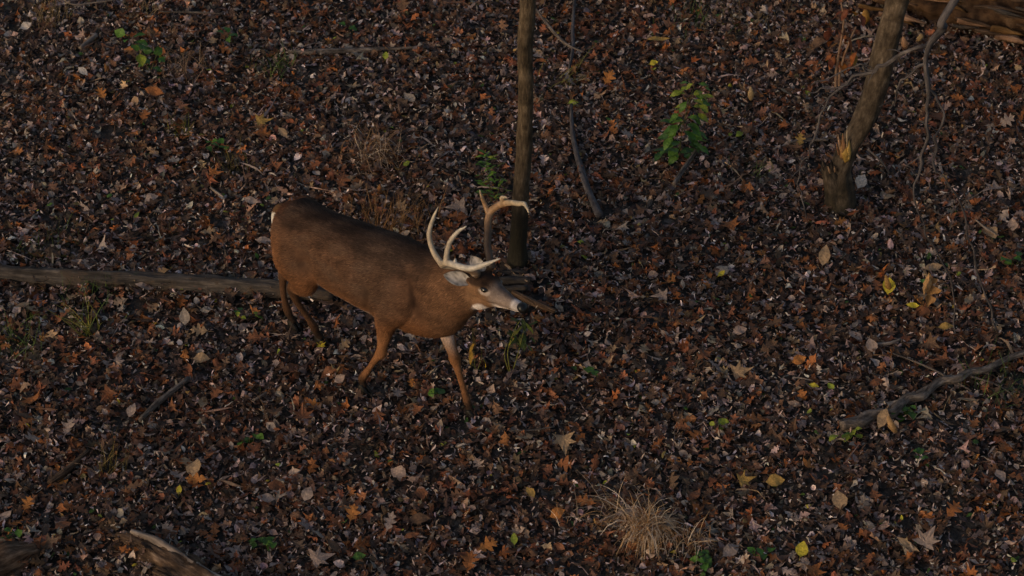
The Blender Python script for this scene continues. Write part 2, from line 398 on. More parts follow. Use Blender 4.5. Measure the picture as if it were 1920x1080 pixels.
LEAVES = [  # px, py, outline, colour, size, yaw, tilt x, tilt y, label
    (602, 646, 'maple', 'yellow', .055, 1.6, .5, .2, 'small bright yellow leaf just below the hind hoof of the deer'),
    (1058, 836, 'maple', 'tan', .13, -1.5, .25, 0, 'large pale orange star shaped leaf, right of the forward front hoof'),
    (636, 714, 'broad', 'pinkish', .07, .6, .55, 0, 'pale pinkish leaf left of the trailing front hoof of the deer'),
    (1545, 487, 'ovate', 'tan', .13, 1.35, .75, 0, 'upright oval tan leaf below the snapped tree'),
    (1666, 540, 'broad', 'yellow', .10, -1.7, .7, .1, 'curled yellow and white leaf beside the tall orange upright leaf'),
    (1712, 575, 'ovate', 'yellow', .075, 3.0, .4, 0, 'yellow green leaf at the foot of the tall orange upright leaf'),
    (1772, 614, 'ovate', 'ochre', .09, .1, .3, 0, 'dull yellow leaf lying below and right of the tall orange upright leaf'),
    (1497, 678, 'broad', 'orange', .085, .4, .4, 0, 'orange leaf with a pale rim lying in the grey leaves right of centre'),
    (1525, 724, 'ovate', 'yellow', .06, -.3, .3, 0, 'bright yellow leaf above the lower end of the fallen branch, left one of two'),
    (1558, 726, 'broad', 'lime', .05, 2.2, .3, 0, 'lime leaf above the lower end of the fallen branch, right one of two'),
    (372, 902, 'oak2', 'orange', .12, 3.1, .4, 0, 'flat orange leaf above the split log at lower left'),
    (336, 921, 'ovate', 'yellow', .055, 1.5, .5, 0, 'tiny yellow leaf just below the flat orange leaf at lower left'),
    (51, 880 + 69, 'oak', 'orange', .09, 1.3, .4, 0, 'small orange lobed leaf above the log end in the lower left corner'),
    (576, 930, 'broad', 'mauve', .085, 1.2, .5, 0, 'rounded mauve leaf at lower left of centre'),
    (748, 890, 'broad', 'pinkish', .10, 2.6, .5, .3, 'curled pinkish brown leaf standing in a dark hollow below the deer'),
    (730, 985, 'oak2', 'mauve', .12, 1.3, .4, 0, 'large mauve lobed leaf at the bottom, left of centre'),
    (660, 968, 'oak', 'orange', .11, 1.4, .35, 0, 'bright orange slender oak leaf at the bottom left of centre'),
    (606, 1048, 'maple', 'pinkish', .12, .4, .4, .2, 'pale pinkish leaf folded in two near the bottom edge'),
    (672, 1045, 'broad', 'green', .07, .2, .2, 0, 'round green leaf near the bottom edge beside a folded pinkish leaf'),
    (964, 1014, 'ovate', 'lime', .07, 1.6, .4, 0, 'yellow green leaf near the bottom in the middle'),
    (995, 925, 'ovate', 'ochre', .08, 2.1, .4, .2, 'ochre oval leaf left of the pale dry grass tuft'),
    (911, 1028, 'oak', 'orange', .12, .5, .3, 0, 'bright orange oak leaf near the bottom in the middle'),
    (880, 1058, 'oak', 'rust', .13, 1.4, .3, 0, 'rust oak leaf at the bottom edge below the bright orange oak leaf'),
    (1044, 966, 'broad', 'orange', .085, .5, .5, 0, 'orange rounded leaf beside pale stalks left of the dry grass tuft'),
    (1400, 938 - 36, 'maple', 'ochre', .09, .3, .4, 0, 'dull yellow leaf at lower right of the dry grass tuft'),
    (1452, 905, 'broad', 'ochre', .10, .1, .4, 0, 'wide dull yellow leaf below the lower end of the fallen branch'),
    (1503, 1035, 'broad', 'yellow', .09, 1.3, .5, 0, 'crumpled yellow leaf near the bottom edge right of centre'),
    (1574, 943, 'broad', 'tan', .11, 1.7, .5, 0, 'tan leaf standing on edge below the fallen branch'),
    (1386, 622, 'broad', 'pinkish', .085, .3, .3, 0, 'round pale pinkish leaf right of the deer'),
    (1634, 652, 'broad', 'mauve', .09, 1.8, .5, 0, 'round greyish leaf above the fallen branch beside a short stick'),
    (1614, 345, 'broad', 'pale', .10, 1.1, .6, 0, 'pale curled leaf right of the foot of the snapped tree'),
    (1500, 268, 'oak', 'ochre', .09, 1.5, .7, 0, 'upright ochre leaf left of the wound of the snapped tree'),
    (1352, 515, 'ovate', 'yellow', .06, .8, .3, 0, 'bright yellow leaf between the deer and the snapped tree'),
    (1225, 120, 'broad', 'yellow', .06, .3, .4, 0, 'small bright yellow leaf high up above the green seedling'),
    (1232, 75, 'lance', 'ochre', .15, .0, .2, 0, 'long olive yellow leaf near the top right of the sapling'),
    (1140, 152, 'oak', 'orange', .12, 1.1, .6, 0, 'upright orange leaf right of the sapling'),
    (1074, 193, 'broad', 'lime', .07, .2, .2, 0, 'yellow green rounded leaf at the upper end of the grey stick'),
    (723, 107, 'broad', 'lime', .055, 1.4, .6, 0, 'small yellow green leaf near the top, left of the sapling'),
    (496, 228, 'maple', 'ochre', .10, .2, .3, 0, 'dull yellow star shaped leaf above the hips of the deer'),
    (270, 218, 'oak', 'rust', .11, 1.5, .2, 0, 'rust red star shaped leaf below the broad green seedling'),
    (288, 175, 'ovate', 'rust', .13, -.3, .4, 0, 'glossy rust oval leaf under the broad green seedling'),
    (48, 52, 'broad', 'pale', .085, .6, .4, 0, 'round whitish leaf near the upper left corner'),
    (155, 135, 'ovate', 'pale', .09, -.8, .4, 0, 'pale oval leaf near the upper left corner, below right of the round whitish leaf'),
    (470, 378, 'ovate', 'mauve', .10, -.4, .3, 0, 'mauve oval leaf left of the rump of the deer'),
    (283, 373, 'broad', 'mauve', .085, .4, .3, 0, 'mauve rounded leaf above the grey log at left'),
    (1655, 790, 'ovate', 'tan', .12, -2.0, .8, 0, 'pale tan leaf leaning against the fallen branch'),
    (1898, 427, 'broad', 'pinkish', .08, 1.6, .9, 0, 'pale pink leaf standing by the right edge'),
    (1700, 1044 - 20, 'lance', 'tan', .14, -.7, .3, 0, 'narrow pale brown leaf near the bottom edge at lower right'),
    (530, 250, 'ovate', 'tan', .09, -.9, .4, 0, 'orange tan leaf above the back of the deer'),
    (1785, 1030 - 70, 'oak', 'rust', .12, .9, .3, 0, 'dull rust oak leaf in the lower right corner'),
]
for k, (px, py, t_, cn, s, yaw, tx, ty, lab) in enumerate(LEAVES):
    p = on(px, py, .05); o = link('fallen_leaf', leaf_mesh(t_, np.array(PAL[cn]) * 1.05, .3, 100 + k), M_LEAF)
    M = Matrix.Rotation(tx, 4, 'X') @ Matrix.Rotation(yaw, 4, 'Z') @ Matrix.Rotation(ty, 4, 'Y')
    o.rotation_euler = M.to_euler(); o.scale = (s, s, s)
    cv = M @ Vector((.45 * s, 0, 0)); up = max(0, .3 * s * math.sin(abs(tx)))
    o.location = (p[0] - cv.x, p[1] - cv.y, p[2] - cv.z + up); tag(o, lab, 'leaf', 'conspicuous fallen leaves')

# tall orange upright leaf, and standing folded leaves
def strap_leaf(name, px0, py0, px1, py1, w, col, lab, Y=None, bend=.3, parent=None, seed=0, cat='leaf'):
    b0 = on(px0, py0, .03); t0 = at(px1, py1, b0[1])
    n = 9; rs = np.random.default_rng(seed); V = []; F = []; c = []
    for k in range(n + 1):
        u = k / n; p = b0 + (t0 - b0) * u + np.array([0, -bend * math.sin(u * 2.6) * np.linalg.norm(t0 - b0), 0])
        ww = w * (math.sin(math.pi * (.1 + .85 * u)) ** .7) * rs.uniform(.85, 1.1)
        V += [p + [-ww, .2 * ww, 0], p + [0, -.5 * ww, 0.0], p + [ww, .3 * ww, .1 * ww]]
        c += [np.array(col) * rs.uniform(.85, 1.1), np.array(col) * 1.15, np.array(col) * rs.uniform(.6, 1.)]
    for k in range(n):
        a = 3 * k; F += [(a, a + 1, a + 4), (a, a + 4, a + 3), (a + 1, a + 2, a + 5), (a + 1, a + 5, a + 4)]
    o = link(name, mesh_np(name, np.array(V), np.array(F), True, np.array(c)), M_LEAF, parent)
    if not parent: tag(o, lab, cat)
    return o
ul = empty('upright_leaf', on(1738, 588), 'tall folded orange brown leaf standing upright at right between the hanging twigs', 'leaf')
for k, (px, py, sc, yaw, pit, roll, c_) in enumerate([(1737, 590, .215, 1.45, -1.05, .5, (.46, .24, .09)), (1741, 556, .13, 1.2, -.95, -1.0, (.56, .33, .15)), (1733, 578, .10, 2.3, -.5, .3, (.42, .2, .07)), (1745, 600, .09, -.6, .1, .2, (.40, .18, .06))]):
    o = link('leaf_lobe', leaf_mesh('oak2' if k != 1 else 'ovate', c_, .9, 700 + k, fold=.5), M_LEAF, ul); sc_v = (sc, sc * .8, sc)
    q = at(px, py, ul.location.y) if k else np.array(ul.location) + [0, 0, .02]
    o.scale = sc_v; o.location = Vector(q) - ul.location; o.rotation_euler = (Matrix.Rotation(yaw, 4, 'Z') @ Matrix.Rotation(pit, 4, 'Y') @ Matrix.Rotation(roll, 4, 'X')).to_euler()
strap_leaf('upright_leaf', 1668, 545, 1660, 512, .018, (.42, .24, .08), 'short orange brown leaf standing upright behind the curled yellow leaf', seed=2)
strap_leaf('upright_leaf', 1680, 812, 1664, 775, .020, (.5, .3, .14), 'pale orange leaf hanging against the fallen branch', seed=3)
strap_leaf('upright_leaf', 1622, 45, 1622, 15, .03, (.38, .2, .045), 'upright ochre leaf between the snapped tree and the dead weed', seed=4)
strap_leaf('upright_leaf', 1698, 92, 1693, 66, .022, (.55, .3, .17), 'pale orange leaf standing right of the snapped trunk near the top', seed=5)
strap_leaf('upright_leaf', 1722, 78, 1727, 62, .022, (.55, .36, .17), 'pale yellow leaf standing under the rotten log', seed=6)
strap_leaf('upright_leaf', 1408, 188, 1407, 160, .020, (.55, .38, .2), 'pale upright leaf stub above and right of the leafy green seedling', seed=7)

# ------------------------------------------------------------------ wood
def tube(pts, rad, seg=14, sub=6, rough=.0, rseed=0, flat=1.0, endcap=True, lump=0.0, jag=None, freq=8.0):
    """tapering tube along a smooth curve; rough = relief as a fraction of radius"""
    P = np.array(pts, float); r = np.array(rad, float); n = len(P)
    PP = np.concatenate([[2 * P[0] - P[1]], P, [2 * P[-1] - P[-2]]]); rr_ = np.concatenate([[r[0]], r, [r[-1]]])
    out, ro = [], []
    for i_ in range(n - 1):
        a, b_, c, d = PP[i_:i_ + 4]; ra, rb, rc, rd = rr_[i_:i_ + 4]
        for t in np.linspace(0, 1, sub, endpoint=False):
            h = lambda a, b_, c, d: .5 * ((2 * b_) + (-a + c) * t + (2 * a - 5 * b_ + 4 * c - d) * t * t + (-a + 3 * b_ - 3 * c + d) * t ** 3)
            out.append(h(a, b_, c, d)); ro.append(max(1e-4, rb + (rc - rb) * t))
    out.append(P[-1]); ro.append(r[-1]); out = np.array(out); ro = np.array(ro); m_ = len(out)
    T = np.gradient(out, axis=0); T /= np.linalg.norm(T, axis=1, keepdims=True) + 1e-9
    N = np.cross(T[0], [0, 0, 1.0] if abs(T[0][2]) < .9 else [1.0, 0, 0]); N /= np.linalg.norm(N)
    V = []; UV = []; L = 0; rs = np.random.default_rng(rseed); ph = rs.uniform(0, 50, 3)
    for i_ in range(m_):
        N = N - T[i_] * (N @ T[i_]); N /= np.linalg.norm(N); B = np.cross(T[i_], N)
        if i_: L += np.linalg.norm(out[i_] - out[i_ - 1])
        for k in range(seg):
            a = 2 * math.pi * k / seg; q = math.cos(a) * N + math.sin(a) * B
            d = 1.0
            if rough or lump:
                v1 = mnoise.noise(Vector((math.cos(a) * 1.6 + ph[0], math.sin(a) * 1.6 + ph[1], L * freq * .35 + ph[2])))
                v2 = mnoise.noise(Vector((math.cos(a) * 5 + ph[0], math.sin(a) * 5 + ph[1], L * freq + ph[2])))
                d = 1 + lump * v1 + rough * v2
            V.append(out[i_] + q * ro[i_] * d); UV.append((k / seg if k <= seg // 2 else 1 - k / seg, L))
    F = []
    for i_ in range(m_ - 1):
        for k in range(seg):
            k2 = (k + 1) % seg; F.append((i_ * seg + k, i_ * seg + k2, (i_ + 1) * seg + k2, (i_ + 1) * seg + k))
    if jag:                                      # a torn end
        for k in range(seg): V[(m_ - 1) * seg + k] = V[(m_ - 1) * seg + k] + T[-1] * rs.uniform(0, jag)
    if endcap:
        c0 = len(V); V.append(out[0]); UV.append((0, 0)); c1 = len(V); V.append(out[-1] - T[-1] * (jag * .6 if jag else 0)); UV.append((0, L))
        for k in range(seg):
            k2 = (k + 1) % seg; F.append((c0, k2, k)); F.append((c1, (m_ - 1) * seg + k, (m_ - 1) * seg + k2))
    return V, F, UV
def join(parts):
    V, F, UV = [], [], []
    for v, f_, u in parts:
        o = len(V); V += list(v); F += [tuple(i_ + o for i_ in q) for q in f_]; UV += list(u)
    return V, F, UV
def wood(name, parts, mat, label=None, cat=None, parent=None, group=None):
    if isinstance(parts, tuple): parts = [parts]
    V, F, UV = join(parts); o = link(name, mesh_np(name, np.array(V), F, True, None, UV), mat, parent)
    if label: tag(o, label, cat, group)
    return o
def lie(pxs, dz):                                # points lying on the ground under photograph pixels
    return [on(px, py, dz) for px, py in pxs]

# long grey log, left
wood('fallen_log', tube(lie([(-160, 496), (0, 512), (120, 522), (250, 527), (400, 534), (530, 544), (625, 558)], .045), [.052, .050, .055, .050, .055, .050, .036], 28, 10, .2, 1, lump=.26, freq=10), M_GREYLOG,
     'long grey weathered log lying behind the hind legs of the deer', 'log')
# thick rotten log, top right
rl = empty('rotten_log', on(1750, 20), 'thick crumbling orange rotten log across the top right corner', 'log')
rp = [p - np.array(rl.location) for p in lie([(1590, -52), (1700, -22), (1800, 5), (1920, 28), (2120, 62)], .10)]
wood('log_body', tube(rp, [.13, .19, .22, .23, .23], 44, 18, .34, 2, lump=.35, jag=.12, freq=16), M_ROT, parent=rl)
M_FLAKE = bark_mat('pinkish_rotten_wood', [(.34, (.10, .05, .03)), (.5, (.38, .22, .14)), (.68, (.68, .50, .40))], 7, 6.0, bs=1.0)
M_AMBER = bark_mat('amber_rotten_wood', [(.34, (.05, .027, .012)), (.5, (.24, .13, .05)), (.68, (.42, .26, .12))], 7, 6.0, bs=1.0)
lr = np.random.default_rng(8)
for k in range(46):
    t = lr.uniform(0, 1) ** .9; px = 1600 + 400 * t; yb = 26 + 80 * t; py = yb - lr.uniform(2, 95)
    ln = lr.uniform(22, 95); sl_ = .19 + lr.normal(0, .05); h_ = .04 + .33 * min(1, (yb - py) / 85) * (.85 if py > 0 else 1)
    a_ = on(px, py, h_); b_ = on(px + ln, py + ln * sl_, h_ + lr.normal(0, .012)); r_ = lr.uniform(.010, .026)
    mt = (M_FLAKE if lr.random() < .6 else M_AMBER) if t < .42 else [M_AMBER, M_SPLIT, M_GREYLOG, M_FLAKE, M_SPLIT][lr.integers(5)]
    wood('wood_slab', tube([a_ - rl.location, (a_ + b_) / 2 - rl.location + np.array([0, 0, lr.uniform(-.01, .015)]), b_ - rl.location], [r_ * .7, r_, r_ * .35], 7, 5, .4, 200 + k, lump=.5, jag=.05, freq=22), mt, parent=rl)
# split log bottom left
sl = empty('split_log', on(320, 1050), 'split brown log with a pale grey ridge running off the bottom edge at left', 'log')
L0 = np.array(sl.location)
wood('log_body', tube([p - L0 for p in lie([(222, 1010), (275, 1034), (330, 1066), (410, 1112), (520, 1170)], .03)], [.045, .075, .085, .09, .09], 26, 12, .28, 3, lump=.3, jag=.05, freq=12), M_SPLIT, parent=sl)
M_PALEWOOD = bark_mat('pale_bare_wood', [(.3, (.12, .09, .075)), (.5, (.32, .26, .23)), (.72, (.55, .49, .46))], 8, 2.2, bs=.8)
wood('bare_ridge', tube([p - L0 for p in lie([(246, 996), (290, 1014), (330, 1038), (385, 1072), (440, 1100)], .105)], [.012, .022, .024, .022, .02], 12, 10, .3, 4, lump=.3, freq=12), M_PALEWOOD, parent=sl)
lr = np.random.default_rng(4)
for k in range(16):
    t = lr.uniform(0, 1); px, py = 232 + 150 * t + lr.uniform(-12, 22), 1008 + 84 * t + lr.uniform(-16, 34); ln = lr.uniform(22, 60)
    a_, b_ = on(px, py, .085 + lr.uniform(-.02, .02)), on(px + ln, py + ln * .56, .085 + lr.uniform(-.02, .02)); r_ = lr.uniform(.007, .016)
    wood('wood_slab', tube([a_ - L0, (a_ + b_) / 2 - L0 + np.array([0, 0, .008]), b_ - L0], [r_ * .7, r_, r_ * .3], 7, 5, .4, 300 + k, lump=.5, jag=.04, freq=22), M_SPLIT if lr.random() < .65 else M_PALEWOOD, parent=sl)
wood('fallen_log', tube(lie([(68, 1032), (20, 1050), (-60, 1090), (-200, 1150)], .05), [.05, .085, .095, .10], 26, 10, .25, 5, lump=.3, jag=.05, freq=12), M_SPLIT, 'broken brown log end poking into the lower left corner', 'log')
# split chunk at the foot of the sapling
sc_ = empty('wood_chunk', on(965, 530), 'short split chunk of grey wood at the foot of the sapling behind the deer head', 'wood chunk')
S0 = np.array(sc_.location)
for k, (a_, b_, r_) in enumerate([((925, 514), (990, 512), .022), ((915, 528), (992, 527), .028), ((930, 543), (985, 540), .022)]):
    q0, q1 = on(*a_, .05) - S0, on(*b_, .05) - S0
    wood('wood_slab', tube([q0, (q0 + q1) / 2, q1], [r_, r_ * 1.1, r_ * .8], 10, 6, .3, 40 + k, lump=.3, jag=.02, freq=20), M_GREYLOG, parent=sc_)
wood('stick', tube(lie([(962, 548), (985, 560), (1010, 572), (1042, 584)], .04), [.016, .021, .02, .014], 12, 6, .15, 6, freq=16), M_SPLIT, 'short brown stick pointing right from under the deer nose', 'stick')
# fallen branch right
br = empty('fallen_branch', on(1720, 735), 'crooked grey branch lying on the leaves at right', 'branch')
B0 = np.array(br.location)
wood('limb', tube([p - B0 for p in lie([(1578, 798), (1612, 788), (1648, 774), (1672, 774), (1700, 748), (1728, 741), (1762, 715), (1795, 711), (1818, 697), (1850, 692), (1905, 666), (1990, 650)], .06)], [.026, .032, .026, .030, .023, .028, .022, .024, .021, .018, .015, .010], 18, 7, .35, 7, lump=.5, freq=20), M_STICK, parent=br)
wood('twig', tube([p - B0 for p in [on(1640, 650, .03), on(1720, 680, .04), on(1775, 706, .05), on(1822, 733, .03)]], [.003, .005, .006, .003], 8, 6, .1, 8), M_STICK, parent=br)
wood('twig', tube([p - B0 for p in [on(1820, 706, .05), on(1870, 722, .04), on(1915, 752, .03)]], [.006, .005, .003], 8, 6, .1, 9), M_STICK, parent=br)
# sticks
STK = [
    ([(1071, 196), (1074, 255), (1090, 318), (1104, 360), (1124, 404)], [.010, .015, .020, .021, .024], M_TWIG, 'long dark grey curved stick right of the sapling', .045),
    ([(1079, -20), (1074, 50), (1074, 92), (1067, 132)], [.010, .011, .012, .008], M_TWIG, 'thin dark stick running off the top edge right of the sapling', .05),
    ([(1005, 18), (1040, 62), (1064, 84), (1096, 98)], [.008, .010, .009, .004], M_STICK, 'thin brown twig slanting between the sapling and the dark stick', .06),
    ([(262, 788), (300, 752), (354, 709)], [.012, .017, .013], M_STICK, 'dark stick slanting over the leaves left of the deer', .04),
    ([(92, 906), (125, 882), (166, 845)], [.015, .02, .011], M_SPLIT, 'dull brown stick near the left edge above the split log', .035),
    ([(1264, 345), (1285, 312), (1312, 272)], [.013, .015, .010], M_STICK, 'brown stick leaning under the leafy green seedling', .06),
    ([(540, 98), (600, 97), (660, 95), (720, 92), (800, 88)], [.013, .02, .018, .013, .006], M_STICK, 'thin dark branch lying level near the top, left of the sapling', .035),
    ([(1478, 268), (1515, 263), (1553, 262)], [.006, .010, .008], M_STICK, 'pale short stick beside the snapped tree', .05),
    ([(1640, 645), (1665, 644), (1688, 636)], [.008, .011, .008], M_PALEWOOD, 'short pale stick above the fallen branch', .05),
    ([(150, 90), (168, 76), (180, 66)], [.013, .016, .016], M_PALEWOOD, 'stubby pale stick near the upper left corner', .06),
    ([(120, 0), (140, 9), (175, 5), (215, 0)], [.005, .006, .005, .004], M_PALEWOOD, 'thin pale twig at the top edge near the left corner', .06),
    ([(300, 22), (360, 23), (420, 26)], [.004, .006, .004], M_STICK, 'thin brown twig level near the top left', .06),
    ([(1626, 280), (1650, 300), (1668, 325)], [.005, .007, .004], M_STICK, 'thin brown twig right of the snapped tree foot', .05),
    ([(955, 808), (1000, 806), (1040, 800)], [.004, .005, .003], M_STICK, 'thin dark twig right of the forward front hoof', .05),
    ([(1830, 412), (1848, 428), (1868, 440)], [.005, .007, .004], M_PALEWOOD, 'short yellowish twig near the right edge', .06),
    ([(395, 352), (408, 362), (420, 370)], [.007, .008, .006], M_PALEWOOD, 'short pale stick above the grey log at left', .05),
    ([(476, 1290 - 540), (490, 742), (500, 735)], [.006, .007, .004], M_PALEWOOD, 'tiny pale stick among the leaves below left of the deer', .05),
]
for k, (px_, r_, mt, lab, dz) in enumerate(STK):
    wood('stick' if max(r_) > .0115 else 'twig', tube(lie(px_, dz), r_, 10, 6, .18, 60 + k, lump=.2, freq=14), mt, lab, 'stick' if max(r_) > .0115 else 'twig')

# ------------------------------------------------------------------ sapling in the middle
def rel(pts, o): return [np.array(p) - np.array(o) for p in pts]
sb = on(970, 505); YS = sb[1]
sap = empty('sapling', sb, 'slim brown bare sapling standing upright behind the antlers of the deer', 'tree')
sp = [sb - [0, 0, .1], sb + [0, 0, .03], at(971, 460, YS), at(975, 400, YS), at(978, 340, YS), at(984, 250, YS), at(985, 160, YS), at(985, 80, YS), at(990, 0, YS)]
top = sp[-1]; sp += [top + [.02, .05, .8], top + [-.03, .1, 1.8], top + [.05, .05, 3.2], top + [.0, .1, 4.6]]
wood('trunk', tube(rel(sp, sb), [.078, .066, .051, .046, .045, .044, .042, .042, .041, .038, .034, .024, .008], 20, 9, .10, 10, lump=.12, freq=9), M_TRUNK, parent=sap)
for k, (h, dx, dy, l) in enumerate([(1.0, .5, .3, .9), (1.9, -.6, .2, 1.0), (2.7, .4, -.4, .8), (3.6, -.3, -.3, .6)]):
    q = top + np.array([0, .07, h]); 
    wood('limb', tube(rel([q, q + np.array([dx, dy, .5]) * .5 * l, q + np.array([dx, dy, 1.1]) * l, q + np.array([dx * 1.3, dy * 1.4, 1.7]) * l], sb), [.016, .011, .008, .003], 8, 6, .1, 11 + k), M_TRUNK, parent=sap)
# ------------------------------------------------------------------ snapped tree, right
tb = on(1577, 392); YT = tb[1]
snap = empty('snapped_tree', tb, 'leaning brown tree with a torn yellow wound near its stubby foot at right', 'tree')
tp = [tb + [0, .02, -.1], tb + [0, 0, .02], at(1573, 350, YT), at(1575, 318, YT), at(1592, 275, YT), at(1616, 232, YT), at(1640, 175, YT), at(1655, 110, YT), at(1670, 50, YT), at(1684, 0, YT)]
t1 = tp[-1]; tp += [t1 + [.1, -.1, .7], t1 + [.2, -.1, 1.7], t1 + [.2, 0, 3.2]]
wood('trunk', tube(rel(tp, tb), [.10, .094, .085, .062, .058, .064, .065, .066, .065, .064, .06, .05, .02], 24, 10, .12, 20, lump=.22, freq=10), M_TRUNK2, parent=snap)
sq = [tb + [-.05, -.02, .05], at(1560, 345, YT - .03), at(1553, 318, YT - .03)]
wood('broken_stub', tube(rel(sq, tb), [.05, .05, .036], 18, 8, .25, 21, lump=.25, jag=.06, freq=14), M_TRUNK2, parent=snap)
WND = [(1586, 300, 1584, 268, .026, (.66, .40, .10), .052), (1591, 298, 1592, 262, .016, (.72, .47, .15), .058), (1579, 296, 1577, 262, .014, (.50, .27, .11), .056),
       (1583, 284, 1580, 250, .009, (.48, .24, .12), .064), (1576, 280, 1571, 252, .008, (.52, .33, .22), .06), (1588, 276, 1588, 244, .006, (.62, .47, .32), .066), (1573, 290, 1568, 268, .006, (.40, .20, .10), .058),
       (1557, 324, 1552, 312, .007, (.46, .28, .16), .075), (1566, 322, 1564, 312, .008, (.42, .25, .14), .07)]
for k, (px, py, px2, py2, w_, c_, off_) in enumerate(WND):
    a_, b_ = at(px, py, YT - off_), at(px2, py2, YT - off_ - .004)
    v, f_, u = tube(rel([a_, (a_ + b_) / 2 + [0, -.004, 0], b_], tb), [w_ * .75, w_, .002], 9, 6, .3, 30 + k, lump=.35, freq=34)
    link('splinter', mesh_np('splinter', np.array(v), f_, True, np.tile(np.array(c_), (len(v), 1)) * rng.uniform(.6, 1.15, (len(v), 1))), M_WOUND, snap)

# ------------------------------------------------------------------ dead limb hanging in at the upper right
YL = -.55
rj = np.random.default_rng(12)
hl_o = at(1790, 0, YL)
hl = empty('hanging_limb', hl_o, 'thin slate grey forked dead limb hanging in from the top right, its twigs trailing down', 'branch')
def hang(pxs, rad, seed, dy=None, nm='twig'):
    q = []
    for i_, (px, py) in enumerate(pxs):
        q.append(at(px, py, YL + (dy[i_] if dy else 0)))
        if i_ < len(pxs) - 1:
            x2, y2 = pxs[i_ + 1]; q.append(at((px + x2) / 2 + rj.uniform(-5, 5), (py + y2) / 2 + rj.uniform(-4, 4), YL + ((dy[i_] + dy[i_ + 1]) / 2 if dy else 0) + rj.uniform(-.02, .02)))
    rad = [v for i_, v in enumerate(rad) for _ in ((0, 1) if i_ < len(rad) - 1 else (0,))]; pts = q
    for _ in range(max(1, len(pxs) // 3)):
        a_ = pts[rj.integers(1, len(pts) - 1)]; dv = np.array([rj.uniform(-.09, .09), rj.uniform(-.04, .04), rj.uniform(-.09, .02)])
        wood('twig', tube(rel([a_, a_ + dv * .5 + [0, 0, .01], a_ + dv], hl_o), [.0035, .0028, .0015], 6, 4, .1, seed), M_TWIG, parent=hl)
    wood(nm, tube(rel(pts, hl_o), rad, 9, 6, .25, seed, lump=.35, freq=20), M_TWIG, parent=hl)
up0 = at(1790, 0, YL)
pts = [up0 + [1.6, 1.2, 2.0], up0 + [.7, .5, .9], up0, at(1768, 52, YL), at(1745, 80, YL), at(1735, 115, YL), at(1738, 150, YL), at(1742, 180, YL)]
wood('limb', tube(rel(pts, hl_o), [.03, .026, .020, .019, .015, .012, .013, .011], 12, 7, .2, 50, lump=.35, freq=14), M_TWIG, parent=hl)
hang([(1742, 178), (1739, 215), (1741, 255), (1727, 292), (1722, 330), (1714, 370), (1722, 400)], [.010, .009, .009, .008, .006, .005, .003], 51, [0, -.02, -.05, -.05, -.08, -.1, -.1])
hang([(1742, 168), (1756, 185), (1770, 212), (1762, 242), (1753, 262), (1750, 300), (1755, 326)], [.009, .007, .007, .006, .008, .007, .004], 52)
hang([(1755, 322), (1778, 345), (1800, 380), (1812, 420), (1825, 465), (1832, 510), (1850, 560), (1862, 605), (1880, 640)], [.004, .006, .006, .006, .006, .006, .006, .005, .003], 53, [0, 0, .02, .03, .05, .08, .1, .1, .1])
hang([(1748, 78), (1722, 88), (1692, 100), (1660, 122), (1640, 134), (1600, 142), (1572, 168)], [.011, .009, .011, .010, .009, .008, .007], 54, [0, 0, .1, .2, .25, .3, .3])
hang([(1572, 168), (1552, 188), (1538, 215), (1526, 262), (1518, 292)], [.007, .006, .006, .005, .003], 55, [.3] * 5)
hang([(1518, 292), (1500, 318), (1495, 345), (1504, 375), (1512, 410)], [.003, .004, .004, .004, .002], 56, [.3, .3, .32, .34, .36])
hang([(1742, 250), (1735, 280), (1700, 310), (1694, 318)], [.004, .004, .003, .002], 57)
hang([(1722, 400), (1735, 440), (1760, 480), (1782, 520), (1790, 580), (1795, 640)], [.003, .005, .005, .005, .004, .002], 58, [-.1, -.05, 0, .05, .05, .05])
hang([(1733, 120), (1712, 135), (1690, 150), (1680, 175), (1668, 205)], [.007, .006, .006, .005, .003], 59, [0, .05, .1, .15, .2])
hang([(1640, 134), (1615, 120), (1590, 128), (1548, 150), (1520, 160)], [.006, .005, .004, .004, .002], 65, [.25, .25, .3, .3, .3])
hang([(1600, 142), (1585, 160), (1540, 165), (1515, 175)], [.005, .004, .004, .002], 66, [.3, .3, .33, .35])

# ------------------------------------------------------------------ plants
def blades(n, base, spread, L, w, cols, lean=(0, 0, 0), droop=1.0, seed=0, seg=5, up=1.0):
    rs = np.random.default_rng(seed); V = []; F = []; c = []
    for k in range(n):
        a = rs.uniform(0, 2 * math.pi); l = L * rs.uniform(.5, 1.15); p = np.array(base) + [rs.normal(0, spread), rs.normal(0, spread), 0]
        p[2] = float(gz(p[0], p[1])) + .01
        d = np.array([math.cos(a) * rs.uniform(.2, .8), math.sin(a) * rs.uniform(.2, .8), up]) + np.array(lean) * rs.uniform(.6, 1.3); d /= np.linalg.norm(d)
        ww = w * rs.uniform(.6, 1.3); cc = np.array(cols[rs.integers(len(cols))]) * rs.uniform(.7, 1.25)
        side = np.cross(d, [0, 0, 1]); side /= np.linalg.norm(side) + 1e-6; side = side * math.cos(1) + np.cross(d, side) * math.sin(rs.uniform(-1, 1)) * .6
        o = len(V); dr = droop * rs.uniform(.5, 1.4); kink = rs.uniform(.3, .8)
        for s_ in range(seg + 1):
            t = s_ / seg; tw = ww * (1 - t ** 2 * .9)
            V += [p - side * tw, p + side * tw]; sh = rs.uniform(.9, 1.1); c += [cc * sh, cc * sh]
            d = d + np.array([rs.normal(0, .28), rs.normal(0, .22), -dr * (.15 + .75 * t) + rs.normal(0, .15)]) * (1.6 / seg); d /= np.linalg.norm(d)
            p = p + d * l / seg
            p[2] = max(p[2], float(gz(p[0], p[1])) + .012)
        for s_ in range(seg): F += [(o + 2 * s_, o + 2 * s_ + 1, o + 2 * s_ + 3), (o + 2 * s_, o + 2 * s_ + 3, o + 2 * s_ + 2)]
    return np.array(V), np.array(F), np.array(c)
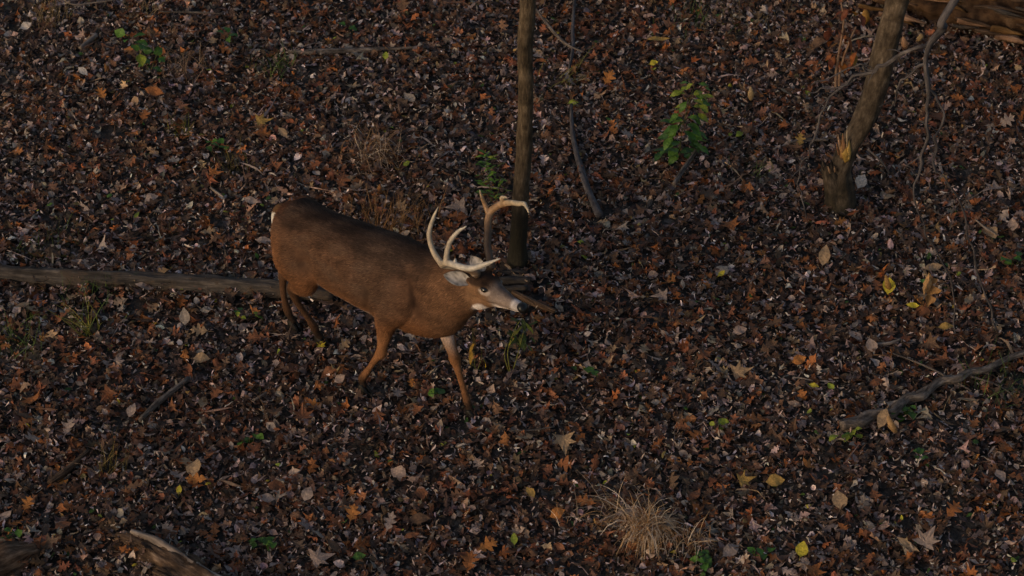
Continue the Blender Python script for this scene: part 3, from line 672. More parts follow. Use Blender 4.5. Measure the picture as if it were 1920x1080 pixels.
def tuft(name, px, py, label, cat, n, spread, L, w, cols, lean=(0, 0, 0), droop=1.0, seed=0, mat=None, group=None, up=1.0):
    b0 = on(px, py); v, f_, c = blades(n, b0, spread, L, w, cols, lean, droop, seed, up=up); v = v - b0
    e = empty(name, b0, label, cat, group); o = link('blades', mesh_np('blades', v, f_, False, c), mat or M_GRASS, e); o['kind'] = 'stuff'; return e
DRY = [(.62, .42, .25), (.7, .54, .40), (.52, .31, .16), (.78, .65, .54), (.45, .26, .12)]
BRN = [(.33, .2, .12), (.42, .28, .18), (.23, .13, .08), (.5, .36, .26)]
GRN = [(.07, .13, .03), (.11, .17, .04), (.05, .09, .03)]
YGR = [(.38, .36, .07), (.5, .42, .1), (.2, .22, .05), (.1, .15, .03)]
tuft('dry_grass_tuft', 1215, 1000, 'large pale straw coloured tuft of drooping dry grass at the bottom right of centre', 'grass tuft', 400, .04, .27, .0034, DRY, (-.04, -.40, 0), 4.0, 1, up=1.6)
tuft('dry_grass_tuft', 1168, 965, 'loose pale grass stalks leaning left beside the large straw coloured tuft', 'grass tuft', 40, .05, .30, .0034, DRY, (-.6, -.2, 0), 2.0, 2)
tuft('dry_grass_tuft', 1300, 1020, 'small tawny dry grass tuft right of the large straw coloured one', 'grass tuft', 60, .03, .24, .0032, DRY, (0, -.5, 0), 2.1, 3)
tuft('dry_grass_tuft', 1052, 985, 'a few pale bent grass stalks between the orange rounded leaf and the large tuft', 'grass tuft', 14, .05, .2, .0028, DRY[:4], (.3, -.2, 0), 1.2, 4)
tuft('dry_grass_tuft', 705, 300, 'faded brown tuft of dead weeds above the back of the deer', 'grass tuft', 240, .085, .23, .003, DRY[2:] + BRN, (0, -.3, 0), 1.5, 5)
tuft('dry_grass_tuft', 745, 425, 'brown tuft of dead grass rising right behind the back of the deer', 'grass tuft', 240, .12, .22, .0026, [(.32, .17, .07), (.32, .18, .08), (.2, .1, .04)], (0, 0, 0), .8, 6)
tuft('dry_grass_tuft', 345, 135, 'faded tan tuft of dead grass right of the broad green seedling', 'grass tuft', 90, .10, .2, .0022, BRN, (.1, -.1, 0), 1.1, 7)
tuft('dry_grass_tuft', 92, 48, 'tawny upright dead grass near the upper left corner', 'grass tuft', 90, .07, .25, .0022, [(.25, .17, .08), (.3, .22, .12)], (0, 0, 0), .5, 8)
tuft('dry_grass_tuft', 265, 32, 'thin tawny dead stems at the top edge above the broad green seedling', 'grass tuft', 30, .05, .22, .002, [(.3, .22, .12)], (0, 0, 0), .4, 9)
tuft('dry_grass_tuft', 1840, 100, 'pale bent grass stalks hanging down in front of the rotten log', 'grass tuft', 16, .25, .2, .003, [(.45, .35, .25), (.55, .45, .36)], (0, -.4, 0), 1.8, 10)
tuft('dry_grass_tuft', 1370, 45, 'dim brownish dead grass near the top, left of the snapped tree', 'grass tuft', 80, .14, .2, .002, [(.17, .12, .06), (.2, .15, .08)], (0, 0, 0), .8, 11)
tuft('green_grass_tuft', 522, 135, 'dark green grass tuft above the hips of the deer near the top', 'grass tuft', 60, .06, .18, .003, GRN, (0, -.1, 0), 1.0, 12)
tuft('green_grass_tuft', 165, 628, 'arching yellow green grass blades below the grey log', 'grass tuft', 30, .03, .27, .004, YGR, (-.2, 0, 0), .9, 13)
tuft('green_grass_tuft', 35, 660, 'dull green grass tuft at the left edge below the grey log', 'grass tuft', 50, .08, .22, .003, YGR[2:] + GRN, (0, 0, 0), 1.0, 14)
tuft('green_grass_tuft', 175, 560, 'dark green grass growing against the near side of the grey log', 'grass tuft', 60, .10, .14, .003, GRN, (0, 0, 0), .8, 15)
tuft('green_grass_tuft', 85, 470, 'dim olive grass patch behind the left end of the grey log', 'grass tuft', 60, .12, .14, .0025, GRN + [(.12, .11, .04)], (0, 0, 0), .8, 16)
tuft('green_grass_tuft', 212, 880, 'short olive weeds near the left edge between two sticks', 'grass tuft', 50, .04, .17, .0026, [(.2, .14, .04), (.13, .11, .03)], (0, 0, 0), .6, 17)
tuft('green_grass_tuft', 1880, 735, 'dark green grass blades at the right edge below the fallen branch', 'grass tuft', 60, .12, .18, .003, GRN, (0, 0, 0), 1.0, 18)
tuft('green_grass_tuft', 1045, 165, 'sparse yellow green grass blades right of the sapling', 'grass tuft', 16, .08, .26, .003, [(.2, .19, .05), (.13, .13, .03)], (.5, 0, 0), 1.1, 19)
tuft('green_grass_tuft', 1420, 330, 'low green grass blades left of the snapped tree foot', 'grass tuft', 26, .07, .14, .003, GRN + [(.3, .28, .08)], (.1, 0, 0), 1.0, 20)
tuft('green_grass_tuft', 1300, 40, 'dim green grass at the top right of the sapling', 'grass tuft', 40, .12, .14, .003, GRN, (0, 0, 0), 1.0, 21)
tuft('green_grass_tuft', 430, 320, 'yellowish low weeds left of the rump of the deer', 'grass tuft', 60, .07, .13, .003, [(.18, .14, .03), (.12, .1, .03)], (0, 0, 0), .8, 22)
tuft('green_grass_tuft', 340, 255, 'tiny yellow green weeds below the broad green seedling', 'grass tuft', 26, .04, .12, .004, [(.2, .19, .03), (.1, .12, .02)], (0, 0, 0), .7, 23)

def plant(name, stem_px, leaves, label, cat, mat=M_GREEN, stem_r=.003, stemcol=(.12, .13, .04), seed=0, Yoff=0.0, tpl='ovate'):
    """stems drawn from base pixels upward on the plane of the base; leaves = (px, py, length, yaw, pitch, colour)"""
    b0 = on(*stem_px[0][0]); Yp = b0[1]
    e = empty(name, b0, label, cat); rs = np.random.default_rng(seed)
    for st in stem_px:
        pts = [on(*st[0])] + [at(px, py, Yp) for px, py in st[1:]]
        V, F, UV = tube(rel(pts, b0), np.linspace(stem_r, stem_r * .5, len(pts)), 6, 5, .1, seed)
        link('stem', mesh_np('stem', np.array(V), F, True, np.tile(np.array(stemcol), (len(V), 1))), mat, e)
    for k, (px, py, l, yaw, pit, col) in enumerate(leaves):
        o = link('leaf', leaf_mesh(tpl, col, .35, seed * 50 + k, upb=-.3), mat, e)
        p = at(px, py, Yp + rs.uniform(-.03, .03)) - b0
        o.location = Vector(p); o.scale = (l, l, l)
        o.rotation_euler = (Matrix.Rotation(yaw, 4, 'Z') @ Matrix.Rotation(-pit, 4, 'Y') @ Matrix.Rotation(rs.normal(0, .3), 4, 'X')).to_euler()
    return e
G1, G2, G3, GY = (.075, .19, .03), (.12, .24, .035), (.055, .13, .03), (.30, .36, .045)
lv = []
rs = np.random.default_rng(3)
for k in range(62):
    t = k / 61; px = 1272 + 30 * t + rs.uniform(-1, 1) * (34 - 14 * t); py = 290 - 132 * t + rs.uniform(-8, 8)
    side = 1 if px > 1272 + 30 * t else -1
    lv.append((px, py, .105 - .04 * t + rs.uniform(-.01, .01), (0 if side > 0 else math.pi) + rs.uniform(-1.1, .6) * side, rs.uniform(-.9, .1), [G1, G2, G3][rs.integers(3)] if t < .6 else [G2, GY][rs.integers(2)]))
plant('leafy_seedling', [[(1275, 300), (1278, 250), (1290, 200), (1302, 158)], [(1262, 298), (1262, 262), (1266, 235)]], lv, 'bushy green seedling with pointed leaves and yellowish top right of the sapling', 'plant', seed=1)
lv = []
for k in range(48):
    t = k / 47; px = 912 + 18 * (1 - t) + rs.uniform(-1, 1) * (22 - 12 * t); py = 372 - 86 * t + rs.uniform(-4, 4)
    side = 1 if rs.random() < .5 else -1
    lv.append((px, py, .062, (0 if side > 0 else math.pi) + rs.uniform(-.8, .8), rs.uniform(-.4, .7), [G2, GY, G2][rs.integers(3)]))
plant('feathery_weed', [[(922, 385), (918, 350), (910, 290)], [(926, 385), (935, 355), (938, 330)]], lv, 'narrow feathery green weed growing just behind the far antler', 'plant', seed=2, tpl='lance')
lv = [(235, 66, .085, 2.6, .1, G2), (250, 68, .08, .2, .1, G1), (248, 82, .07, -1.0, -.2, G2), (262, 100, .09, -1.3, -.6, GY), (288, 100, .08, .8, 0, G2), (296, 108, .06, -.6, -.2, G1),
      (285, 125, .07, -.2, -.3, G1), (272, 138, .08, -2.0, -.4, G2), (268, 82, .06, 2.8, .1, G3), (292, 132, .06, .3, -.1, G3), (240, 72, .05, -2.0, 0, G1), (256, 76, .085, -.4, -.2, G2), (258, 92, .08, 1.2, -.1, G1), (278, 112, .08, -2.6, -.3, G3), (281, 118, .085, 2.5, 0, G2), (298, 116, .07, 1.0, .1, G2), (276, 134, .08, .9, -.1, G1), (262, 88, .07, .3, -.4, G1), (286, 96, .07, 2.9, 0, G3)]
plant('broad_leaf_seedling', [[(280, 140), (272, 110), (258, 85), (240, 64)], [(280, 140), (288, 118), (296, 98)]], lv, 'seedling with broad green leaves near the upper left corner', 'plant', seed=3, tpl='broad')
lv = []
for k in range(26):
    px = rs.uniform(950, 998); py = rs.uniform(595, 655); lv.append((px, py, rs.uniform(.05, .09), rs.uniform(-3, 3), rs.uniform(-1.2, 0), [(.09, .12, .02), (.16, .17, .03), (.05, .08, .02)][rs.integers(3)]))
lv += [(985, 604, .08, -.6, -.8, (.42, .4, .04)), (964, 632, .07, -2.6, -.9, (.3, .3, .04))]
plant('sprouting_weed', [[(957, 700), (952, 660), (962, 625), (975, 600)], [(960, 700), (972, 660), (982, 620)], [(955, 700), (946, 668), (950, 645)]], lv, 'wispy yellow green weed growing under the muzzle of the deer', 'plant', stem_r=.0032, stemcol=(.3, .3, .07), seed=4, tpl='lance')
lv = [(905, 668, .08, -.2, -1.3, (.6, .42, .03)), (890, 640, .08, -2.4, -1.0, (.4, .24, .04)), (884, 655, .09, -1.8, -1.2, (.34, .2, .03)), (893, 672, .06, 2.4, -1.0, (.3, .2, .03)), (880, 680, .05, .5, -.9, (.25, .2, .04)), (886, 628, .07, -1.0, -1.0, (.3, .15, .04))]
plant('yellowing_weed', [[(892, 700), (888, 660), (886, 615)], [(893, 700), (902, 675), (903, 655)]], lv, 'small weed with drooping yellow leaves right of the chest of the deer', 'plant', M_LEAF, seed=5, tpl='lance')
RW = [(.26, .07, .03), (.34, .11, .035), (.2, .06, .03), (.4, .2, .05), (.16, .05, .03)]
lv = []
for k in range(34):
    px = 1585 + rs.normal(0, 20); py = rs.uniform(10, 120); lv.append((px, py, rs.uniform(.05, .11), rs.uniform(-3, 3), rs.uniform(-1.4, -.4), RW[rs.integers(5)]))
lv += [(1575, 112, .10, -1.0, -.8, (.5, .17, .03)), (1598, 96, .11, -.8, -1.2, (.4, .24, .06))]
plant('dead_weed', [[(1567, 172), (1568, 135), (1573, 100), (1582, 40), (1577, 5)], [(1574, 172), (1575, 135), (1590, 85), (1605, 50)]], lv, 'dead weed with pale stalks and drooping rust red leaves left of the leaning tree', 'plant', M_LEAF, stem_r=.011, stemcol=(.4, .25, .17), seed=6)
for k, (px, py, n_, lab) in enumerate([
    (403, 272, 9, 'low green clover like sprouts above the grey log, left of the deer'), (468, 822, 8, 'dark green low sprouts below left of the deer'), (500, 1015, 10, 'green low sprouts near the bottom left of centre'),
    (815, 738, 6, 'small green sprout between the front hooves of the deer'), (1690, 770, 9, 'green leaves sprouting just below the fallen branch'), (1588, 815, 7, 'lime sprouts at the lower end of the fallen branch'),
    (1340, 795, 5, 'tiny lime sprout in the leaves at lower right of centre'), (1322, 1048, 8, 'dark green sprout at the bottom edge right of the dry grass tufts'), (1425, 1040, 5, 'green sprout at the bottom edge right of centre'),
    (655, 50, 4, 'small green sprout near the top between the seedling and the sapling'), (430, 70, 5, 'dark green sprout near the top right of the broad green seedling'), (1390, 250, 3, 'tiny lime sprout right of the bushy green seedling'),
    (460, 590, 6, 'yellow green sprout just below the grey log near the hind legs'), (20, 1000, 8, 'dark green sprouts near the lower left corner'), (1900, 490, 6, 'dark green sprout at the right edge'), (1120, 700, 4, 'tiny green sprout right of the sprouting weed'),
    (1720, 860, 5, 'dark green sprout below the middle of the fallen branch')]):
    lim = 'lime' in lab or 'yellow' in lab
    lv = [(px + rs.uniform(-18, 18), py + rs.uniform(-11, 8), rs.uniform(.035, .065), rs.uniform(-3, 3), rs.uniform(-.3, .3), (GY if lim and rs.random() < .7 else [G1, G2, G3][rs.integers(3)])) for _ in range(n_)]
    plant('green_sprout', [[(px, py + 14), (px, py - 2)], [(px + 5, py + 14), (px + 8, py)]], lv, lab, 'plant', seed=20 + k, tpl='broad')

# ------------------------------------------------------------------ the deer
DO = np.array([-.85, -.73, 0.0]); PSI = R(-36)
deer = empty('deer', DO, 'brown whitetail buck with tall pale antlers walking to the right over the leaves', 'deer', rz=PSI)
Rd = np.array([[math.cos(PSI), math.sin(PSI), 0], [-math.sin(PSI), math.cos(PSI), 0], [0, 0, 1.0]])     # rows = local axes in world
HW = np.array([-.1647, -1.3136, .987])
HR = np.array([[.69369, -.70697, .13783], [.71902, .69099, -.07445], [-.04261, .15075, .98765]])
H0 = (HW - DO) @ Rd.T; HA = HR @ Rd.T            # head origin and axes (rows) in the deer's own frame
def hd(p): return H0 + np.asarray(p, float) @ HA
def loft(secs, seg=28, flip=None):
    """secs: (centre, half width along side, half height along up, side, up)"""
    V = []; F = []
    for c, a, b_, sx_, ux_ in secs:
        for k in range(seg):
            t = 2 * math.pi * k / seg; V.append(np.array(c) + math.cos(t) * a * np.array(sx_) + math.sin(t) * b_ * np.array(ux_))
    n = len(secs)
    for i_ in range(n - 1):
        for k in range(seg):
            k2 = (k + 1) % seg; F.append((i_ * seg + k, i_ * seg + k2, (i_ + 1) * seg + k2, (i_ + 1) * seg + k))
    F.append(tuple(range(seg - 1, -1, -1))); F.append(tuple((n - 1) * seg + k for k in range(seg)))
    return V, F
def spline(P, m_=5):
    P = np.array(P, float); PP = np.concatenate([[2 * P[0] - P[1]], P, [2 * P[-1] - P[-2]]]); out = []
    for i_ in range(len(P) - 1):
        a, b_, c, d = PP[i_:i_ + 4]
        for t in np.linspace(0, 1, m_, endpoint=False):
            out.append(.5 * ((2 * b_) + (-a + c) * t + (2 * a - 5 * b_ + 4 * c - d) * t * t + (-a + 3 * b_ - 3 * c + d) * t ** 3))
    out.append(P[-1]); return np.array(out)
YA = np.array([0, 1.0, 0])
def body_loft(rows):                              # rows X, Y, Z, halfwidth, halfheight ; up perpendicular to the path
    S = spline(rows, 5); T = np.gradient(S[:, :3], axis=0); T /= np.linalg.norm(T, axis=1, keepdims=True); out = []
    for s_, t in zip(S, T):
        side = YA - t * (YA @ t); side /= np.linalg.norm(side); u_ = np.cross(t, side); out.append((s_[:3], max(s_[3], .004), max(s_[4], .004), side, u_))
    return loft(out)
shapes = []
# trunk and neck
shapes.append(body_loft([
    (-.495, 0, .80, .03, .06), (-.475, 0, .795, .08, .115), (-.425, 0, .778, .132, .160), (-.355, 0, .763, .162, .183), (-.22, 0, .730, .168, .205), (-.05, 0, .715, .18, .228),
    (.12, 0, .715, .19, .240), (.28, 0, .708, .185, .268), (.42, 0, .704, .162, .272), (.54, 0, .722, .138, .252), (.64, -.01, .765, .11, .20), (.70, -.02, .80, .07, .13)]))
hn = hd((-.05, 0, -.015)); ht = hd((.03, 0, -.02))
shapes.append(body_loft([(.34, 0, .78, .12, .18), (.46, 0, .79, .138, .195), (.58, -.005, .80, .128, .195), (.68, -.02, .83, .110, .185), (.76, -.04, .875, .094, .150), (.83, -.055, .92, .078, .112), (hn[0], hn[1], hn[2], .062, .078), (ht[0], ht[1], ht[2], .055, .06)]))
def head_loft(rows):
    S = spline(rows, 4); return loft([(hd((s_[0], s_[1], s_[2])), max(s_[3], .004), max(s_[4], .004), HA[1], HA[2]) for s_ in S], 24)
shapes.append(head_loft([(-.075, 0, -.02, .03, .03), (-.055, 0, -.018, .052, .052), (-.01, 0, -.002, .062, .062), (.04, 0, .002, .064, .062), (.09, 0, -.004, .060, .056), (.13, 0, -.014, .050, .048), (.18, 0, -.024, .040, .040), (.23, 0, -.032, .034, .034), (.275, 0, -.037, .033, .031), (.305, 0, -.040, .028, .026), (.318, 0, -.042, .016, .016)]))
shapes.append(head_loft([(-.06, 0, -.09, .02, .02), (-.02, 0, -.100, .046, .058), (.03, 0, -.094, .042, .050), (.09, 0, -.076, .031, .031), (.2, 0, -.062, .022, .016), (.275, 0, -.062, .018, .012), (.29, 0, -.062, .008, .006)]))
for sg in (1, -1):                                # brow, cheek, pedicle
    shapes.append(head_loft([(.045, sg * .040, .030, .006, .006), (.07, sg * .044, .030, .018, .014), (.10, sg * .042, .024, .018, .014), (.13, sg * .034, .012, .006, .006)]))
    shapes.append(head_loft([(.02, sg * .03, -.035, .01, .01), (.06, sg * .036, -.03, .026, .03), (.11, sg * .03, -.034, .022, .024), (.16, sg * .024, -.04, .01, .01)]))
    p0, p1 = hd((.02, sg * .035, .03)), hd((.03, sg * .05, .08)); ax = (p1 - p0) / np.linalg.norm(p1 - p0); s1 = np.cross(ax, [0, 0, 1.]); s1 = np.cross(ax, HA[0]); s1 /= np.linalg.norm(s1)
    shapes.append(loft([(p0, .022, .022, s1, np.cross(ax, s1)), (p1, .018, .018, s1, np.cross(ax, s1))], 12))
# legs: rows (X, Y, Z, half width across Y, half width fore-aft)
def leg(rows):
    S = spline(rows, 5); T = np.gradient(S[:, :3], axis=0); T /= np.linalg.norm(T, axis=1, keepdims=True); out = []
    for s_, t in zip(S, T):
        side = YA - t * (YA @ t); side /= np.linalg.norm(side); out.append((s_[:3], s_[3], s_[4], side, np.cross(t, side)))
    return loft(out, 18)
LEG = {
    'front_near': [(.40, -.07, .90, .05, .07), (.42, -.10, .78, .075, .13), (.39, -.115, .66, .070, .115), (.335, -.13, .55, .055, .075), (.315, -.135, .45, .038, .047), (.30, -.138, .36, .027, .030), (.29, -.14, .31, .030, .033), (.262, -.145, .265, .020, .021), (.215, -.152, .18, .0155, .0175), (.178, -.158, .11, .021, .024), (.165, -.16, .085, .019, .021), (.185, -.165, .045, .020, .023)],
    'front_far': [(.40, .07, .90, .05, .07), (.44, .09, .78, .07, .12), (.46, .10, .64, .068, .105), (.515, .095, .54, .052, .068), (.57, .075, .43, .040, .045), (.62, .055, .35, .027, .030), (.645, .045, .31, .030, .034), (.667, .037, .265, .020, .022), (.715, .02, .17, .0155, .018), (.748, .008, .10, .020, .022), (.765, .004, .07, .019, .021), (.785, 0, .04, .020, .023)],
    'hind_near': [(-.355, -.06, .88, .06, .08), (-.345, -.085, .77, .085, .130), (-.31, -.105, .67, .085, .155), (-.265, -.115, .58, .068, .130), (-.265, -.108, .51, .050, .085), (-.315, -.095, .46, .036, .054), (-.360, -.078, .425, .026, .040), (-.375, -.068, .39, .024, .034), (-.365, -.050, .315, .0185, .023), (-.33, -.015, .21, .017, .019), (-.305, .015, .125, .022, .025), (-.30, .025, .09, .019, .021), (-.285, .04, .045, .022, .026)],
    'hind_far': [(-.36, .06, .88, .06, .08), (-.355, .085, .77, .085, .125), (-.35, .10, .67, .085, .13), (-.35, .115, .58, .065, .105), (-.41, .11, .51, .045, .07), (-.46, .08, .46, .032, .046), (-.515, .05, .425, .026, .040), (-.53, .04, .39, .024, .034), (-.535, .035, .315, .0185, .023), (-.535, .04, .21, .017, .019), (-.525, .05, .125, .022, .025), (-.515, .055, .09, .019, .021), (-.495, .06, .045, .022, .026)],
}
for k in LEG: shapes.append(leg(LEG[k]))
V, F = [], []
for v, f_ in shapes:
    o = len(V); V += v; F += [tuple(i_ + o for i_ in q) for q in f_]
tmp = bpy.data.meshes.new('tmp'); tmp.from_pydata([tuple(v) for v in V], [], F); tmp.update()
bm_ = bmesh.new(); bm_.from_mesh(tmp); bmesh.ops.recalc_face_normals(bm_, faces=bm_.faces); bm_.to_mesh(tmp); bm_.free()
to = bpy.data.objects.new('tmp', tmp); C.objects.link(to)
md_ = to.modifiers.new('r', 'REMESH'); md_.mode = 'VOXEL'; md_.voxel_size = .0058
ms = to.modifiers.new('s', 'SMOOTH'); ms.factor = .5; ms.iterations = 9
dg = bpy.context.evaluated_depsgraph_get(); body_me = bpy.data.meshes.new_from_object(to.evaluated_get(dg)); bpy.data.objects.remove(to)
nv = len(body_me.vertices); P = np.empty(nv * 3, np.float32); body_me.vertices.foreach_get('co', P); P = P.reshape(-1, 3).astype(float)
NR = np.empty(nv * 3, np.float32); body_me.vertices.foreach_get('normal', NR); NR = NR.reshape(-1, 3).astype(float)
def fbm(P, s, seed=0):
    o = np.zeros(len(P)); rs_ = np.random.default_rng(seed)
    for k in range(7):
        d = rs_.normal(0, 1, 3) * s * (1 + .5 * k); o += np.sin(P @ d + rs_.uniform(0, 6.28)) / (1 + .4 * k)
    return o / 3
# broad muscle relief
tor = (P[:, 0] > -.6) & (P[:, 0] < .75)
def gs(v, w): return np.exp(-(v / w) ** 2)
Xp, Yp, Zp = P.T; sidem = np.clip(np.abs(Yp) / .09, 0, 1)
mus = (-.016 * gs(Xp - (.235 + .25 * (Zp - .62)), .030) * gs(Zp - .66, .15)            # crease behind the shoulder
       - .014 * gs(Xp - (.545 - .30 * (Zp - .75)), .030) * gs(Zp - .75, .15)           # groove between shoulder and neck
       + .012 * gs(Xp - (.40 - .25 * (Zp - .78)), .05) * gs(Zp - .78, .13)             # shoulder blade
       - .022 * gs(Xp + .165, .06) * gs(Zp - .72, .13)                                 # hollow of the flank
       + .012 * gs(Xp + .40, .05) * gs(Zp - .86, .06)                                  # hip bone
       - .010 * gs(Xp + .44 + .2 * (Zp - .6), .03) * gs(Zp - .62, .12)                 # groove down the thigh
       + .0030 * np.sin(Xp * 125 + 26 * Zp) * gs(Xp - .03, .13) * gs(Zp - .70, .12)) * 1.55 * sidem   # ribs
P2 = P + NR * (fbm(P, 9, 1) * .0045 + fbm(P, 22, 2) * .0022 + fbm(P, 60, 7) * .0008 + mus)[:, None] * np.clip((P[:, 2:3] - .3) * 4, 0, 1)
body_me.vertices.foreach_set('co', P2.astype(np.float32).ravel()); body_me.update()
hq = (P - H0) @ HA.T                              # coordinates in the head frame
def sst(x, a, b_): t = np.clip((x - a) / (b_ - a), 0, 1); return t * t * (3 - 2 * t)
def coat(P, hq, NR):
    X, Yc, Z = P.T; n_ = len(P); nz = fbm(P, 14, 3); nz2 = fbm(P, 40, 4)
    side = np.array([.128, .070, .042]); back = np.array([.042, .028, .022]); warm = np.array([.215, .098, .043]); leg_ = np.array([.26, .125, .056]); white = np.array([.60, .54, .50])
    c = np.tile(side, (n_, 1))
    def mix(c, col, f): return c * (1 - f[:, None]) + np.array(col) * f[:, None]
    mid = .78 + .02 * np.sin(X * 3)
    c = mix(c, warm, sst(-Z, -.70, -.54) * (X < .75) * .75)
    c = mix(c, warm, sst(-X, .28, .42) * sst(-Z, -.80, -.62) * .9)
    c = mix(c, back, sst(Z - .04 * nz, .83, .955) * (X < .62) * .95)
    c = mix(c, (.074, .050, .036), sst(nz + .25 * nz2, .0, .5) * sst(Z, .58, .72) * sst(-X, -.5, -.3) * .55); c = mix(c, (.088, .058, .042), sst(-np.abs(X - .28), -.22, -.06) * sst(Z, .5, .6) * .5); c = mix(c, warm, sst(-X, .30, .40) * sst(-Z, -.88, -.75) * .6); c = mix(c, (.15, .066, .034), sst(-X, .36, .44) * sst(Z, .82, .9) * .8)
    # neck warmer
    nk = sst(X, .52, .66) * sst(-X, -1.0, -.9); c = mix(c, (.175, .096, .054), nk * .85); c = mix(c, back * 1.5, nk * sst(Z - (.90 + .3 * (X - .55)), .03, .12) * .85)
    lg = sst(-Z, -.50, -.40); c = mix(c, leg_, lg)
    # hind legs and lower parts darker
    c = mix(c, (.075, .042, .026), lg * (X < .05) * .85)
    c = mix(c, (.030, .020, .015), sst(-Z, -.17, -.07))
    # white inner side of the far foreleg, belly
    inner = (Yc > .0) & (X > .45) & (X < .66); c = mix(c, (.50, .40, .34), inner * sst(-NR[:, 1] + NR[:, 0] * .2, -.1, .4) * sst(-Z, -.58, -.52) * sst(Z, .32, .44) * .9)
    c = mix(c, white, sst(-np.abs(Yc), -.14, -.10) * sst(-NR[:, 2], .40, .62) * (X < .4) * (X > -.42) * (Z < .62) * (Z > .45) * .8)
    c = mix(c, white, sst(-X, .545, .575) * sst(-np.abs(Yc), -.05, -.03) * (Z < .86) * .7)
    # head
    a, b_, u_ = hq.T; H = (a > -.09) & (a < .4) & (np.abs(b_) < .09) & (u_ < .13) & (u_ > -.18)
    hf = np.where(H, sst(a, -.09, -.01), 0)
    c = mix(c, (.23, .135, .075), hf)
    face = hf * sst(a, .085, .14); c = mix(c, (.27, .225, .20), face * .9)
    top_ = hf * sst(u_ + .006 * nz, .006, .028) * sst(-a, -.14, -.085); c = mix(c, (.034, .021, .016), top_ * .95)
    nosebr = hf * sst(-np.abs(b_), -.026, -.012) * sst(NR @ HA[2], .4, .8) * sst(a, .10, .16); c = mix(c, (.16, .125, .11), nosebr * .7)
    er = np.sqrt(((a - .094) / 1.5) ** 2 + (u_ - .004) ** 2); c = mix(c, (.60, .52, .46), np.where(H, sst(-er + .006 * nz, -.029, -.019), 0) * np.where(u_ < .01, .95, .55))
    er2 = np.sqrt(((a - .092) / 1.75) ** 2 + (u_ - .015) ** 2); c = mix(c, (.012, .009, .007), np.where(H, sst(-er2, -.0165, -.0125), 0))
    muz = hf * sst(a, .245, .268) * sst(-a, -.312, -.302); c = mix(c, (.72, .68, .66), muz)
    jaw = hf * sst(-u_, .062, .072) * sst(a, .10, .16); c = mix(c, (.74, .68, .64), jaw)
    thr = np.sqrt(((a - .012) / 1.25) ** 2 + (u_ + .150 - .45 * (a - .012)) ** 2 + (b_ * .3) ** 2); c = mix(c, (.80, .75, .72), sst(-thr + .008 * nz, -.056, -.042) * (a > -.08) * (a < .12))
    c = c * np.array([1.0, .955, .99]); c *= (1 + .27 * nz + .17 * nz2 + .09 * fbm(P, 110, 8))[:, None]
    return np.clip(c, .004, .9)
cc = coat(P, hq, NR)
ca_ = body_me.color_attributes.new('col', 'FLOAT_COLOR', 'POINT'); c4 = np.ones((nv, 4), np.float32); c4[:, :3] = cc; ca_.data.foreach_set('color', c4.ravel())
body_me.polygons.foreach_set('use_smooth', np.full(len(body_me.polygons), True))
body_me.name = 'body'; body_me.materials.clear(); body = link('body', body_me, M_COAT, deer)
# short hair lying along the body
body_me.calc_loop_triangles(); nt_ = len(body_me.loop_triangles); tv = np.empty(nt_ * 3, np.int32); body_me.loop_triangles.foreach_get('vertices', tv); tv = tv.reshape(-1, 3)
A_, B_, C_ = P2[tv[:, 0]], P2[tv[:, 1]], P2[tv[:, 2]]; ar = np.linalg.norm(np.cross(B_ - A_, C_ - A_), axis=1); ar /= ar.sum()
NH = 110000; ti = rng.choice(nt_, NH, p=ar); r1 = np.sqrt(rng.random(NH)); r2_ = rng.random(NH)
w0, w1, w2 = 1 - r1, r1 * (1 - r2_), r1 * r2_
hp = A_[ti] * w0[:, None] + B_[ti] * w1[:, None] + C_[ti] * w2[:, None]; hn_ = NR[tv[ti, 0]]; hc = cc[tv[ti, 0]]
hh = (hp - H0) @ HA.T; onhead = (hh[:, 0] > -.05) & (np.abs(hh[:, 1]) < .09)
flow = np.tile(np.array([-1.0, 0, -.45]), (NH, 1)); flow[hp[:, 2] < .5] = [0, 0, -1]; flow[(hp[:, 0] > .5) & (hp[:, 2] > .6)] = [-.8, 0, -.8]
flow[onhead] = -HA[0]
flow = flow + rng.normal(0, .22, flow.shape); flow -= hn_ * (flow * hn_).sum(1, keepdims=True); flow /= np.linalg.norm(flow, axis=1, keepdims=True) + 1e-9
hl_ = np.where(onhead, .007, np.where(hp[:, 2] < .48, .009, .024)) * rng.uniform(.5, 1.25, NH); sd_ = np.cross(flow, hn_)
wd = np.where(onhead, .0008, .0013)
tipd = flow * hl_[:, None] + hn_ * (hl_ * rng.uniform(.08, .26, NH))[:, None]
HV = np.stack([hp - sd_ * wd[:, None], hp + sd_ * wd[:, None], hp + tipd], 1).reshape(-1, 3)
hcol = hc * rng.lognormal(0, .34, (NH, 1)); HC = np.stack([hcol * .85, hcol * .85, hcol * 1.15], 1).reshape(-1, 3)
fur = link('fur', mesh_np('fur', HV, np.arange(NH * 3).reshape(-1, 3), False, HC), M_FUR, deer); fur['kind'] = 'stuff'
